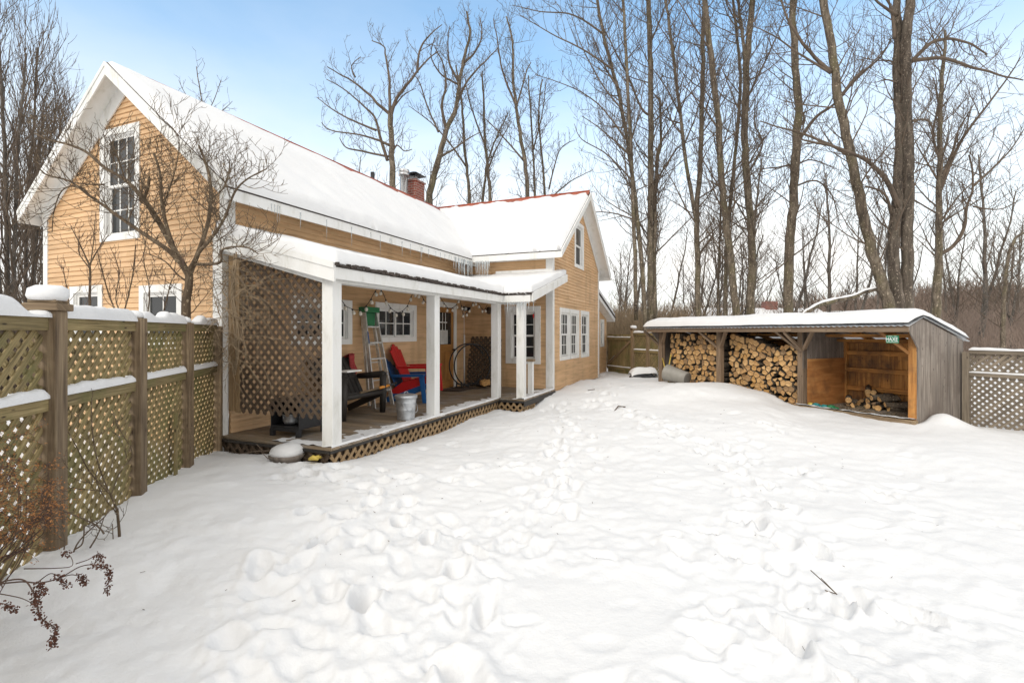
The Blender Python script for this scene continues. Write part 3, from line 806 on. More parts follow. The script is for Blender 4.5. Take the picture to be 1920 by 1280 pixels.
# black rustic bench chair (front faces -y of the house frame)
bench = thing('slatted_seat', 'black weathered low wooden slat seat with round log arms beside the ladder', 'seat', H(1.9, 1.05, .25), HRZ)
m = MB()
for k in range(9):
    x = -.46 + .108 * k; rounded_slat(m, (x, .36, .28), (x * 1.05, .74, 1.0 - .012 * abs(k - 4)), .092, .022, (0, -1, .4), False)
m.beam((-.5, .55, .60), (.5, .55, .60), .03, .06); m.build('backrest', M['black_wood'], bench, bev=.004)
m = MB()
for k in range(5):
    y = .05 + .085 * k; m.obox((0, y, .40 - .028 * k), (.5, 0, 0), (0, .038, -.01), (0, .003, .012))
m.build('seat', M['black_wood'], bench, bev=.004)
m = MB(); m.tube([V((-.55, 0, .36)), V((.55, 0, .36))], .045, 10); m.build('front_rail', M['black_wood'], bench)
for sx in (-1, 1):
    m = MB(); m.tube([V((sx * .5, -.04, .66)), V((sx * .5, .0, .675)), V((sx * .5, .28, .645)), V((sx * .5, .55, .62))], [.05, .06, .058, .05], 10); m.build('armrest', M['black_wood'], bench)
    m = MB(); m.tube([V((sx * .5, .01, 0)), V((sx * .5, .0, .3)), V((sx * .5, 0, .68))], [.05, .058, .06], 10); m.build('leg', M['black_wood'], bench)
    m = MB(); m.beam((sx * .44, .02, .34), (sx * .44, .72, .04), .04, .11); m.build('leg', M['black_wood'], bench)
# small plank table edge beside the bench
ta = thing('side_shelf', 'pale bare board resting on the black slat seat beside the corner post', 'board', H(1.32, .82, .25), HRZ)
m = MB(); m.box(-.2, .13, -.09, .09, .80, .825); m.build('board', M['white'], ta, bev=.004)
# cloth draped over the seat back
m = MB()
P = []
for i in range(9):
    row = []
    for j in range(13):
        t = j / 12; y = .76 - .10 * math.sin(t * 2.2) + .02 * math.sin(i * 1.9 + j); z = 1.02 - abs(t - .25) * .62 + .012 * math.sin(i * 2.3)
        row.append(H(1.9 + .38 + .018 * i + .02 * math.sin(j * .9), 1.05 + y + (.06 if t < .25 else -.04), .25 + z))
    P.append(row)
m.grid(P); o = m.build('cloth', M['cloth']); tag(o, 'crumpled red and pink cloth draped over the black seat back', 'cloth')
md = o.modifiers.new('thick', 'SOLIDIFY'); md.thickness = .008
# long handled tool lying across the seat
to = thing('pruning_saw', 'orange and black handled tool lying across the black slat seat', 'tool', H(2.2, 1.02, .69), HRZ)
m = MB(); m.tube([V((-.42, .02, -.03)), V((.05, 0, 0))], .018, 8); m.build('shaft', M['post'], to)
m = MB(); m.tube([V((.05, 0, 0)), V((.2, 0, .012)), V((.33, 0, .02))], [.024, .028, .024], 8); m.build('grip', M['orange'], to)
m = MB(); m.tube([V((.33, 0, .02)), V((.55, 0, .04))], [.022, .026], 8); m.build('handle', M['black'], to)

# stepladder, folded and leaning on the wall
lad = thing('stepladder', 'folded aluminium stepladder with green top cap leaning on the porch wall', 'ladder', H(2.93, 1.42, .25), HRZ)
def LP(x, t, n=0):   # along the leaning ladder
    return V((x * (1 - .44 * t), .02 + .34 * t + n, 1.88 * t))
for sx in (-1, 1):
    m = MB(); m.beam(LP(sx * .28, 0), LP(sx * .28, .97), .028, .075, (0, 1, 0)); m.build('rail', M['alu'], lad)
    m = MB(); m.beam(LP(sx * .25, .02, .13), LP(sx * .25, .96, .07), .025, .05, (0, 1, 0)); m.build('rear_rail', M['alu'], lad)
for k in range(1, 6):
    t = k / 6.2; m = MB(); a = LP(-.27, t, -.01); b = LP(.27, t, -.01); m.beam(a, b, .085, .028); m.build('step', M['alu'], lad)
for k in (1, 2, 3, 4):
    t = k / 5.5 + .08; m = MB(); m.beam(LP(-.24, t, .115), LP(.24, t, .115), .03, .022); m.build('rear_bar', M['alu'], lad)
m = MB(); a = LP(0, 1.0); m.box(a.x - .19, a.x + .19, a.y - .11, a.y + .10, a.z - .09, a.z + .015); m.box(a.x - .135, a.x + .135, a.y - .04, a.y - .02, a.z - .36, a.z - .09)
m.build('top_cap', M['green_plastic'], lad, bev=.012)
m = MB(); b_ = LP(-.28, .70); m.obox(b_ + V((.0, -.045, 0)), (.012, 0, 0), (0, .002, 0), (.004, .02, .11)); m.build('sticker', M['blue_plastic'], lad)

# galvanised bin
def zq(prof): return prof
bin_ = thing('galvanised_bin', 'dented galvanised ash bin with lid and wire handle on the porch edge', 'bin', H(1.93, .24, .25), HRZ)
m = MB(); m.lathe([(.135, 0), (.142, .012), (.138, .03), (.150, .16), (.153, .166), (.151, .172), (.158, .27), (.162, .275), (.160, .285), (.168, .36), (.174, .365)], (0, 0, 0), 32); m.build('body', M['galv'], bin_)
m = MB(); m.lathe([(.182, .345), (.184, .385), (.178, .395), (.15, .405), (.06, .418), (.0, .42)], (0, 0, 0), 32); ld = m.build('lid', M['galv'], bin_)
m = MB(); m.tube([V((-.05, 0, .413)), V((-.045, 0, .44)), V((0, 0, .452)), V((.045, 0, .44)), V((.05, 0, .413))], .006, 8); m.build('lid_handle', M['galv'], ld)
m = MB(); pts = []
for k in range(17):
    a = math.pi * k / 16; pts.append(V((math.cos(a) * .175, -.055 - .12 * math.sin(a), .27 - .15 * math.sin(a))))
m.tube(pts, .0045, 6); m.build('wire_handle', M['galv'], bin_)
for sx in (-1, 1):
    m = MB(); m.obox((sx * .166, -.03, .27), (.006, 0, 0), (0, .03, 0), (0, 0, .025)); m.build('ear', M['galv'], bin_, bev=.004)
# blue rope behind the bin
m = MB(); c0 = H(2.16, .30, .26); pts = [c0 + V((math.cos(k * .8) * (.05 + .01 * math.sin(k)), math.sin(k * .8) * .05, .004 * k)) for k in range(40)]
m.tube(pts, .009, 6); tag(m.build('rope_coil', M['blue_plastic']), 'coil of blue rope on the boards behind the galvanised bin', 'rope')

# low black grill cart behind the lattice screen
gr = thing('fire_cart', 'black open-fronted metal cart on the boards behind the porch lattice', 'cart', H(.42, .98, .25), HRZ + R(2))
m = MB()
m.box(-.25, .25, .235, .25, .10, .46); m.box(-.25, .25, -.25, -.235, .10, .46); m.box(.235, .25, -.235, .235, .10, .46); m.build('side_panel', M['black'], gr, bev=.004)
m = MB(); m.box(-.26, .26, -.26, .26, .46, .50); m.build('top', M['black'], gr, bev=.006)
m = MB(); m.box(-.25, .235, -.235, .235, .12, .145); m.box(-.255, -.235, -.25, .25, .07, .12); m.build('shelf', M['black'], gr, bev=.004)
for sx in (-1, 1):
    for sy in (-1, 1):
        m = MB(); m.obox((sx * .235, sy * .225, .05), (.03, 0, 0), (0, .03, 0), (0, 0, .05)); m.build('foot', M['black'], gr, bev=.006)
pot = thing('cooking_pot', 'dull metal pot on the lower shelf of the black cart', 'pot', H(.32, .98, .40), HRZ)
m = MB(); m.lathe([(.06, 0), (.11, .01), (.13, .05), (.135, .13), (.145, .135), (.145, .145), (.12, .145), (.12, .03), (.0, .025)], (0, 0, 0), 28); m.build('body', M['galv'], pot)
m = MB(); m.tube([V((-.14, 0, .12)), V((-.17, 0, .13)), V((-.17, .0, .11)), V((-.14, 0, .10))], .008, 6); m.build('handle', M['galv'], pot)

# doormat
m = MB(); c0 = (5.98, 1.5); P = []
o = MB(); o.box(5.55, 6.45, 1.25, 1.78, .256, .272)
tag(MB.build(o, 'doormat', M['mat'], None, .004), 'dark brown doormat lying in front of the wooden door', 'doormat'); bpy.data.objects['doormat'].matrix_world = Matrix.Translation(HO) @ Matrix.Rotation(HRZ, 4, 'Z')
# log hoop with lattice offcut and logs in the corner
hp = thing('log_hoop', 'black round metal log hoop in the porch corner', 'log rack', H(6.45, 1.42, .25), HRZ + R(-30))
for sy in (-.12, .12):
    m = MB(); m.tube([V((math.cos(a) * .54, sy, .58 + math.sin(a) * .54)) for a in [2 * math.pi * k / 40 - 1.3 for k in range(38)]], .017, 8); m.build('hoop', M['black'], hp)
for sx in (-1, 1):
    m = MB(); m.beam((sx * .33, -.2, .02), (sx * .33, .2, .02), .03, .03); m.beam((sx * .33, -.12, .02), (sx * .33, -.12, .18), .025, .025); m.beam((sx * .33, .12, .02), (sx * .33, .12, .18), .025, .025); m.build('foot', M['black'], hp)
m = MB(); m.beam((-.33, -.12, .1), (.33, -.12, .1), .02, .02); m.beam((-.33, .12, .1), (.33, .12, .1), .02, .02); m.build('crossbar', M['black'], hp)
lt = thing('lattice_offcut', 'dark brown ragged lattice panel leaning in the porch corner behind the log hoop', 'lattice panel', H(6.86, 1.1, .25), HRZ)
m = MB(); lattice(m, (0, 0, 0), -UY, V((.07, 0, 1)).normalized(), -UX, [(-.68, 0), (.33, 0), (.33, 1.3), (-.58, 1.3), (-.62, .55)], .09, .05)
m.build('panel', M['lattice_dark'], lt)
st = MB(); st.prism([H(6.42 + .18 * math.cos(k), .98 + .12 * math.sin(k), .34) + V((0, 0, .04 * math.sin(3 * k))) for k in [2 * math.pi * i / 9 for i in range(9)]], V((0, 0, .12)))
o = st.build('split_log', M['log_end'], None, bev=.02); tag(o, 'pale split log resting at the foot of the lattice in the porch corner', 'log')
# floodlight, thermometer, downpipe
fl = thing('floodlight', 'black twin-headed security light on the tan wall right of the door', 'light', H(6.86, 1.85, 2.30), HRZ)
m = MB(); m.lathe([(.055, 0), (.05, .04), (.02, .05)], (0, 0, 0), 16, axis=(0, -1, 0)); m.build('mount', M['black'], fl)
for sx in (-1, 1):
    m = MB(); ax = V((sx * .5, -1, -.25)).normalized(); c0 = V((sx * .08, -.07, 0)); m.lathe([(.03, -.05), (.045, 0), (.06, .07), (.062, .09)], c0, 16, axis=ax); h_ = m.build('lamp_head', M['black'], fl)
    m = MB(); m.lathe([(.05, .091), (.03, .098), (0, .1)], c0, 16, axis=ax); m.build('lens', M['curtain'], h_)
th_ = thing('wall_thermometer', 'round brown thermometer on the tan wall beside the porch window', 'thermometer', H(7.01, 1.14, 2.24), HRZ)
m = MB(); m.lathe([(.10, 0), (.10, .02), (.085, .03)], (0, 0, 0), 24, axis=(-1, 0, 0)); m.build('rim', M['post'], th_)
m = MB(); m.lathe([(.08, .031), (0, .033)], (0, 0, 0), 24, axis=(-1, 0, 0)); m.build('dial', M['lattice_dark'], th_)
m = MB(); m.tube([H(6.92, 1.84, .3), H(6.92, 1.84, 1.6)], .022, 8); m.tube([H(6.92, 1.845, 1.6), H(6.92, 1.845, 2.4)], .008, 6)
tag(m.build('conduit', M['white']), 'white plastic conduit running up the tan wall beside the door', 'pipe')
orn = thing('red_ornament', 'small red ornament hanging on the porch window casing', 'ornament', H(6.95, -.12, 2.12), HRZ)
m = MB(); m.tube([V((0, 0, .1)), V((0, 0, .02))], .006, 6); m.build('ribbon', M['black'], orn)
m = MB(); m.lathe([(.006, -.10), (.018, -.06), (.02, -.01), (.008, .02)], (0, 0, 0), 10); m.build('pendant', M['red_plastic'], orn)
# string lights
sl = thing('string_lights', 'dark cord of clear globe bulbs draped in swags under the porch roof', 'string lights', H(0, 1.2, .25), HRZ)
def on_b(px, py, b):
    r = V(((px - CX) / F, 1, (HY - py) / F)); t = (b + _v.dot(HO)) / _v.dot(r); p = r * t; q = V((p.x, p.y, 0)) - HO
    return V((_u.dot(q), b - 1.2, CAMZ + p.z - .25))
def z2(L): return [(600 + x / 4.267, 500 + y / 4.267) for x, y in L]
sw1 = z2([(-150, 200), (-60, 300), (40, 215), (160, 260), (215, 320), (300, 345), (355, 325), (400, 270), (450, 185), (490, 185), (545, 300), (600, 358), (650, 358), (700, 310), (745, 212), (800, 215), (860, 300), (915, 265), (950, 235), (1000, 300), (1035, 335), (1085, 310), (1112, 258), (1128, 300), (1150, 380), (1200, 335), (1230, 270)])
sw2 = [(860 + x / 4.925, 520 + y / 4.925) for x, y in [(145, 215), (190, 250), (230, 300), (270, 245), (300, 205), (350, 300), (415, 345), (450, 335), (490, 312), (530, 320)]]
pts = [on_b(x, y, 1.2) for x, y in sw1 + sw2]
def smooth_path(P, k=6):
    out = []
    for i in range(len(P) - 1):
        p0 = P[max(i - 1, 0)]; p1 = P[i]; p2 = P[i + 1]; p3 = P[min(i + 2, len(P) - 1)]
        for j in range(k):
            t = j / k; out.append(.5 * ((2 * p1) + (p2 - p0) * t + (2 * p0 - 5 * p1 + 4 * p2 - p3) * t * t + (3 * p1 - p0 - 3 * p2 + p3) * t ** 3))
    out.append(P[-1]); return out
sp = smooth_path(pts)
m = MB(); m.tube(sp, .006, 5); m.build('cord', M['black'], sl)
acc = .1; bulb_me = None; sock = None
for a, b in zip(sp[:-1], sp[1:]):
    acc += (b - a).length
    if acc > .17:
        acc = 0
        if bulb_me is None:
            m = MB(); m.lathe([(.012, -.028), (.024, -.045), (.031, -.068), (.027, -.09), (.01, -.103), (0, -.104)], (0, 0, 0), 12); o = m.build('bulb', M['bulb'], sl); bulb_me = o.data
            m = MB(); m.lathe([(.012, 0), (.013, -.03)], (0, 0, 0), 8); s_ = m.build('socket', M['black'], o); sock = s_.data
        else:
            o = bpy.data.objects.new('bulb', bulb_me); col.objects.link(o); o.parent = sl
            s_ = bpy.data.objects.new('socket', sock); col.objects.link(s_); s_.parent = o
        o.location = b; o.rotation_euler = (rng.uniform(-.35, .35), rng.uniform(-.35, .35), 0)

# ---- things in the snow by the porch
pl = thing('stone_planter', 'round stone planter heaped with snow beside the porch corner', 'planter', (-2.80, 6.18, 0), 0)
m = MB(); m.lathe([(.15, .0), (.17, .08), (.205, .11), (.21, .145), (.19, .15), (.17, .14), (0, .13)], (0, 0, 0), 20)
for i, v_ in enumerate(m.v):
    n = 1 + .06 * noise.noise(V(v_) * 14); m.v[i] = (v_[0] * n, v_[1] * n, v_[2])
m.build('bowl', M['grey_board'], pl)
m = MB(); m.lathe([(.2, .145), (.205, .18), (.185, .225), (.13, .26), (.06, .275), (0, .277)], (0, 0, 0), 24)
for i, v_ in enumerate(m.v):
    n = 1 + .08 * noise.noise(V(v_) * 7); m.v[i] = (v_[0] * n, v_[1] * n, v_[2] * (1 + .05 * noise.noise(V(v_) * 5 + V((3, 0, 0)))))
m.build('snow_cap', M['snow'], pl)
for k in range(2):
    pass
def twig_at(name, label, pts, r, mat='twig', cat='twig'):
    m = MB(); m.tube([V(p) for p in pts[0]], r, 5)
    for q in pts[1:]: m.tube([V(p) for p in q], r * .7, 5)
    return tag(m.build(name, M[mat]), label, cat)
twig_at('stick', 'thin bare stick leaning on the snowy stone planter', [[(-2.95, 6.12, .20), (-3.12, 6.1, .20), (-3.35, 6.08, .17)], [(-3.06, 6.1, .20), (-3.1, 6.02, .30)], [(-3.1, 6.1, .20), (-2.95, 6.0, .13)]], .006)
m = MB(); m.tube([V((-2.46, 6.02, .12)), V((-2.40, 5.99, .145)), V((-2.34, 6.0, .125))], [.02, .032, .016], 7); m.tube([V((-2.42, 6.03, .125)), V((-2.37, 6.06, .135)), V((-2.33, 6.1, .12))], [.02, .025, .012], 7)
tag(m.build('yellow_glove', M['yellow']), 'small crumpled yellow scrap on the snow right of the stone planter', 'scrap')

# ================================================================ woodshed
SO = V((7.02, 8.57, 0)); _d = V((.442, -.897, 0)).normalized(); _n = V((-_d.y, _d.x, 0)); SRZ = math.atan2(_d.y, _d.x)
def S(x, y, z=0): return SO + _d * x + _n * y + V((0, 0, z))
shed = thing('woodshed', 'long open-fronted grey board woodshed with snow on its low roof', 'shed', SO, SRZ)
XL = -6.36
roofp = [(-.34, 1.775), (.10, 1.93), (1.70, 1.50)]
def shed_z(y): return 1.93 - (.10 - y) * .352 if y < .1 else 1.93 - (y - .1) * .269
# right end wall, vertical boards
def end_wall(x, th, mat, prof_front=True, name='end_wall'):
    m = MB(); y = 0.0
    edges = [-.30]
    y = -.30
    while y < 1.57: 
        y2 = min(y + rng.uniform(.10, .17), 1.57)
        def lowz(q): return -.25 if q >= 0 else 1.38 + (0 - q) / .3 * .33
        if y < 0 < y2: y2 = 0.0
        zb0, zb1 = lowz(y + 1e-4), lowz(y2 - 1e-4)
        zt0, zt1 = shed_z(y) - .025, shed_z(y2) - .025
        if y < .1 < y2: y2 = .1; zt1 = shed_z(.1) - .025; zb1 = lowz(y2 - 1e-4)
        off = rng.uniform(-.002, .002)
        b = len(m.v)
        g = .0015
        m.prism([(x + off, y + g, zb0), (x + off, y2 - g, zb1), (x + off, y2 - g, zt1), (x + off, y + g, zt0)], (th, 0, 0))
        y = y2
    return m.build(name, mat, shed)
end_wall(-.022, .022, M['grey_board']); end_wall(XL, .022, M['grey_board'])
# corner trim on the right wall
# posts
for x in (-.09, -2.12, -4.24, -6.28):
    m = MB(); m.box(x - .065, x + .065, .0, .13, -.25, 1.76); m.build('post', M['shed_inner'] if x > -.5 else M['shed_timber'], shed, bev=.006)
for x in (-.09, -2.05, -4.24, -6.28):
    m = MB(); m.box(x - .05, x + .05, 1.42, 1.52, -.2, shed_z(1.5) - .04); m.build('post', M['shed_inner'] if x > -3 else M['shed_timber'], shed, bev=.004)
# header, front board in two lengths
m = MB(); m.box(-2.1, .0, -.325, -.285, 1.665, 1.76); m.box(XL - .12, -2.104, -.325, -.285, 1.67, 1.765); m.build('header', M['shed_timber'], shed, bev=.004)
m = MB(); m.box(XL, -.02, .02, .10, 1.76, 1.86); m.build('plate', M['shed_inner'], shed)
# braces
for x, sides in ((-2.12, (-1, 1)), (-4.24, (-1, 1)), (-6.28, (-1, 1)), (-.09, (-1,))):
    for s_ in sides:
        m = MB(); m.beam((x + s_ * .06, .03, 1.30), (x + s_ * .42, -.22, 1.70), .045, .085, (0, 1, 0)); m.build('brace', M['shed_timber'] if x < -1 else M['shed_inner'], shed, bev=.003)
m = MB(); m.beam((-2.08, .0, 1.28), (-2.30, -.26, 1.68), .045, .085, (0, 1, 0)); m.build('brace', M['shed_timber'], shed)
# back wall and girts
m = MB(); x = XL
while x < -.03:
    x2 = min(x + rng.uniform(.12, .24), -.024); m.box(x + .001, x2 - .001, 1.53 + rng.uniform(0, .004), 1.555, -.2, shed_z(1.54) - .04); x = x2
m.build('back_wall', M['shed_inner'], shed)
m = MB()
for z in (.40, .80, 1.17, 1.43): m.box(-2.0, -.14, 1.455, 1.528, z, z + .09)
m.build('girt', M['shed_inner'], shed, bev=.003)
# rafters
m = MB(); x = -.3
while x > XL: m.prism([(x, -.28, shed_z(-.28) - .03), (x, .1, shed_z(.1) - .03), (x, 1.52, shed_z(1.52) - .03), (x, 1.52, shed_z(1.52) - .12), (x, .1, shed_z(.1) - .12), (x, -.28, shed_z(-.28) - .10)], (.04, 0, 0)); x -= .6
m.build('rafter', M['shed_inner'], shed)
m = MB()
for y in (.35, .8, 1.2): m.obox(((XL) / 2, y, shed_z(y) - .15), (-XL / 2 - .03, 0, 0), (0, .045, -.012), (0, .006, .02))
m.build('purlin', M['shed_inner'], shed)
# partition beside the middle post
m = MB(); m.box(-2.05, -2.035, .13, 1.42, .10, 1.10); m.build('plywood_panel', M['plywood'], shed)
m = MB(); y = .0
while y < 1.45: y2 = min(y + .16, 1.46); m.prism([(-2.075, y, .9), (-2.075, y2 - .003, .9), (-2.075, y2 - .003, shed_z(y2) - .04), (-2.075, y, shed_z(y) - .04)], (.02, 0, 0)); y = y2
m.build('partition', M['grey_board'], shed)
# sill and floor
m = MB(); m.box(-2.2, -.0, -.10, .0, -.18, .135); m.build('sill', M['post'], shed, bev=.006)
m = MB(); x = -2.03
while x < -.03: x2 = min(x + .14, -.03); m.box(x, x2 - .004, .0, 1.5, .07, .105 + rng.uniform(-.002, .002)); x = x2
m.build('floor', M['deck'], shed)
m = MB(); P = []
for i in range(60):
    row = []
    for j in range(14):
        xx = -2.19 + 2.17 * i / 59; yy = -.105 + .30 * j / 13
        n = noise.fractal(V((xx * 4, yy * 6, 2)), .9, 2, 3); h = .025 - .10 * max(0, yy + .02) + .018 * n
        base = .135 if yy < 0 else .105
        row.append(V((xx, yy, base + max(-.02, h))))
    P.append(row)
m.grid(P, True, True); m.build('snow_drift', M['snow'], shed)
m = MB(); 
for z in (.45, .85, 1.25): m.box(XL + .03, XL + .2, .02, .06, z, z + .03)
m.box(XL + .19, XL + .215, .0, .05, .1, 1.66); m.build('side_frame', M['shed_timber'], shed)
# roof sheet, corrugated edge, snow
m = MB()
P = []; nx = 260
for j, (y, z) in enumerate([(-.36, shed_z(-.36)), (-.1, shed_z(-.1)), (.1, shed_z(.1)), (.6, shed_z(.6)), (1.2, shed_z(1.2)), (1.72, shed_z(1.72))]):
    P.append([V((XL - .2 + (.24 - XL) * i / nx, y, z + .009 * math.sin(i * 2 * math.pi / 4))) for i in range(nx + 1)])
m.grid(P, True); sroof = m.build('roof', M['galv'], shed)
md = sroof.modifiers.new('thick', 'SOLIDIFY'); md.thickness = .006
m = MB(); P = []
ny = 44
for i in range(181):
    row = []
    for j in range(ny + 1):
        x = XL - .22 + (.245 - XL) * i / 180; y = -.375 + 2.11 * j / ny
        n = noise.noise(V((x * .9, y * 1.2, 5))); n2 = noise.noise(V((x * 5, y * 5, 6)))
        T = .17 * (1 + .15 * n + .07 * n2)
        e = min(y + .375, 1.735 - y, x - (XL - .22), .025 - x) + .006; k = min(1, max(0, e) / .12)
        zz = shed_z(y)
        if abs(y - .1) < .25: zz -= .03 * (1 - abs(y - .1) / .25)
        row.append(V((x, y, zz + .012 + T * math.sqrt(max(0, 1 - (1 - k) ** 2)))))
    P.append(row)
m.grid(P, True, False); m.build('snow_layer', M['snow'], sroof)
# licence-plate style sign
sg = thing('number_plate', 'small green plate lettered HAXE hanging under the shed roof', 'plate', S(-.23, -.335, 1.54), SRZ - R(8)); sg.scale = (.8, .8, .8)
m = MB(); m.box(-.135, .135, -.003, .0, -.085, .085); pm = m.build('plate', M['sign_green'], sg, bev=.006)
m = MB()
m.box(-.125, .125, -.0045, -.003, -.066, -.058); m.box(-.095, .0, -.0045, -.003, .060, .068); m.box(.03, .09, -.0045, -.003, .060, .068); m.box(-.131, -.126, -.0045, -.003, -.05, .06); m.build('border', M['sign_white'], sg)
cu = bpy.data.curves.new('lettering', 'FONT'); cu.body = 'HAXE'; cu.size = .115; cu.align_x = 'CENTER'; cu.align_y = 'CENTER'; cu.extrude = .001; cu.offset = .0015
to_ = bpy.data.objects.new('tmp_text', cu); col.objects.link(to_)
dg = bpy.context.evaluated_depsgraph_get(); me = bpy.data.meshes.new_from_object(to_.evaluated_get(dg))
bpy.data.objects.remove(to_); me.materials.clear(); me.materials.append(M['sign_white'])
lo_ = bpy.data.objects.new('lettering', me); col.objects.link(lo_); lo_.parent = sg; lo_.rotation_euler = (R(90), 0, 0); lo_.location = (-.012, -.0055, -.003); lo_.scale = (.86, 1.0, 1)

# ---- firewood: Voronoi-packed log ends
def clip(poly, px, py, nx, ny):
    out = []
    for i in range(len(poly)):
        a = poly[i]; b = poly[(i + 1) % len(poly)]
        da = (a[0] - px) * nx + (a[1] - py) * ny; db = (b[0] - px) * nx + (b[1] - py) * ny
        if da <= 0: out.append(a)
        if (da < 0 < db) or (db < 0 < da):
            t = da / (da - db); out.append((a[0] + (b[0] - a[0]) * t, a[1] + (b[1] - a[1]) * t))
    return out
def ordinal(n): return ['bottom', 'second', 'third', 'fourth', 'fifth', 'sixth', 'seventh', 'eighth', 'ninth', 'tenth', 'eleventh', 'twelfth', 'thirteenth', 'fourteenth', 'fifteenth', 'sixteenth'][n]
def nth(n): return ['first', 'second', 'third', 'fourth', 'fifth', 'sixth', 'seventh', 'eighth', 'ninth', 'tenth', 'eleventh', 'twelfth', 'thirteenth', 'fourteenth', 'fifteenth', 'sixteenth'][n]
def log_obj(poly, c, depth, kind, matrix, label, group):
    """poly around c in (x,z); log runs from y=0 (cut end) to y=depth"""
    k = len(poly); b = MB(); mi = []
    jit = [rng.uniform(-.008, .008) for _ in poly]
    for (x, z), j in zip(poly, jit): b.v.append((x - c[0], .006 + j, z - c[1]))
    for (x, z) in poly: b.v.append(((x - c[0]) * .97, -.0 + .012, (z - c[1]) * .97))
    for (x, z) in poly: b.v.append((x - c[0], depth, z - c[1]))
    b.v = b.v[:]
    for i in range(k): b.v[k + i] = (b.v[i][0] * .94, b.v[i][1] - .006, b.v[i][2] * .94)
    b.face([k + i for i in range(k)]); mi.append(0)
    for i in range(k):
        j = (i + 1) % k
        b.face([k + j, k + i, i, j]); mi.append(0)
        b.face([j, i, 2 * k + i, 2 * k + j], None, kind == 'round'); mi.append(1)
    b.face([2 * k + i for i in range(k - 1, -1, -1)]); mi.append(0)
    o = b.build('firewood_log', None, None, mats=[M['log_end'], M['bark']], midx=mi)
    o.matrix_world = matrix
    return tag(o, label, 'log', group)
SM = Matrix.Translation(SO) @ Matrix.Rotation(SRZ, 4, 'Z')
def stack(x0, x1, cols, rows, z0, top, bay, yfun):
    cw = (x1 - x0) / cols; pts = []
    zr = z0
    for r_ in range(rows):
        rh = (top((x0 + x1) / 2) - z0) / rows
        for c in range(cols):
            x = x0 + cw * (c + .5 + (.25 if r_ % 2 else -.25)) + rng.uniform(-.26, .26) * cw
            f = (r_ + .5) / rows
            z = z0 + (top(x) - z0) * f + rng.uniform(-.25, .25) * rh
            pts.append((x, z, r_, c))
    for (x, z, r_, c) in pts:
        W = cw * 1.05
        poly = [(x - W, z - W), (x + W, z - W), (x + W, z + W), (x - W, z + W)]
        rad = cw * rng.uniform(.50, .66)
        poly = [(x + math.cos(2 * math.pi * i / 14) * rad * 1.12, z + math.sin(2 * math.pi * i / 14) * rad) for i in range(14)]
        for (x2, z2_, r2, c2) in pts:
            if (x2, z2_) == (x, z): continue
            dx, dz = x2 - x, z2_ - z; L = math.hypot(dx, dz)
            if L > cw * 2.6: continue
            nx, nz = dx / L, dz / L
            poly = clip(poly, x + dx / 2 - nx * .0055, z + dz / 2 - nz * .0055, nx, nz)
            if len(poly) < 3: break
        poly = clip(clip(poly, x0, z, -1, 0), x1, z, 1, 0)
        if len(poly) < 3: continue
        kind = rng.random()
        if kind < .42:   # cut into wedge: slice off one side
            a = rng.uniform(0, 6.28); poly = clip(poly, x + math.cos(a) * cw * rng.uniform(.05, .2), z + math.sin(a) * cw * .14, math.cos(a), math.sin(a))
            if rng.random() < .5:
                a += rng.choice((-1, 1)) * rng.uniform(1.5, 2.2); poly = clip(poly, x + math.cos(a) * cw * .12, z + math.sin(a) * cw * .12, math.cos(a), math.sin(a))
        # drop tiny edges
        q = []
        for p in poly:
            if not q or math.hypot(p[0] - q[-1][0], p[1] - q[-1][1]) > .006: q.append(p)
        if len(q) < 3: continue
        kd = 'split' if kind < .42 else 'round'
        yy = yfun(x, z) + rng.uniform(-.03, .035)
        mt = SM @ Matrix.Translation((x, yy, z)) @ Matrix.Rotation(rng.uniform(-.05, .05), 4, 'Z') @ Matrix.Rotation(rng.uniform(-.05, .05), 4, 'X')
        shape = 'wedge-split' if kd == 'split' else 'rounded'
        lab = f'{shape} pale log end in the {bay} bay, {ordinal(r_)} row up, {nth(c)} from its left'
        log_obj(q, (x, z), .42, kd, mt, lab, f'firewood stacked in the {bay} bay')
stack(-6.02, -4.30, 12, 11, .12, lambda x: 1.60 + .03 * math.sin(x * 5), 'left', lambda x, z: .16)
stack(-4.14, -2.22, 13, 12, .02, lambda x: 1.60 - .24 * max(0, min(1, (x + 3.9) / .9)) + .03 * math.sin(x * 7), 'middle', lambda x, z: .16 + (.10 if x < -3.62 else 0))
# darker wood filling the depth of the stacks
m = MB(); m.box(-6.1, -4.28, .56, 1.5, -.1, 1.5); m.box(-4.2, -2.18, .66, 1.5, -.1, 1.28); tag(m.build('stacked_firewood', M['bark'], None), 'dark rows of firewood stacked behind the front logs in the woodshed', 'firewood', None, 'stuff')
bpy.data.objects['stacked_firewood'].matrix_world = SM
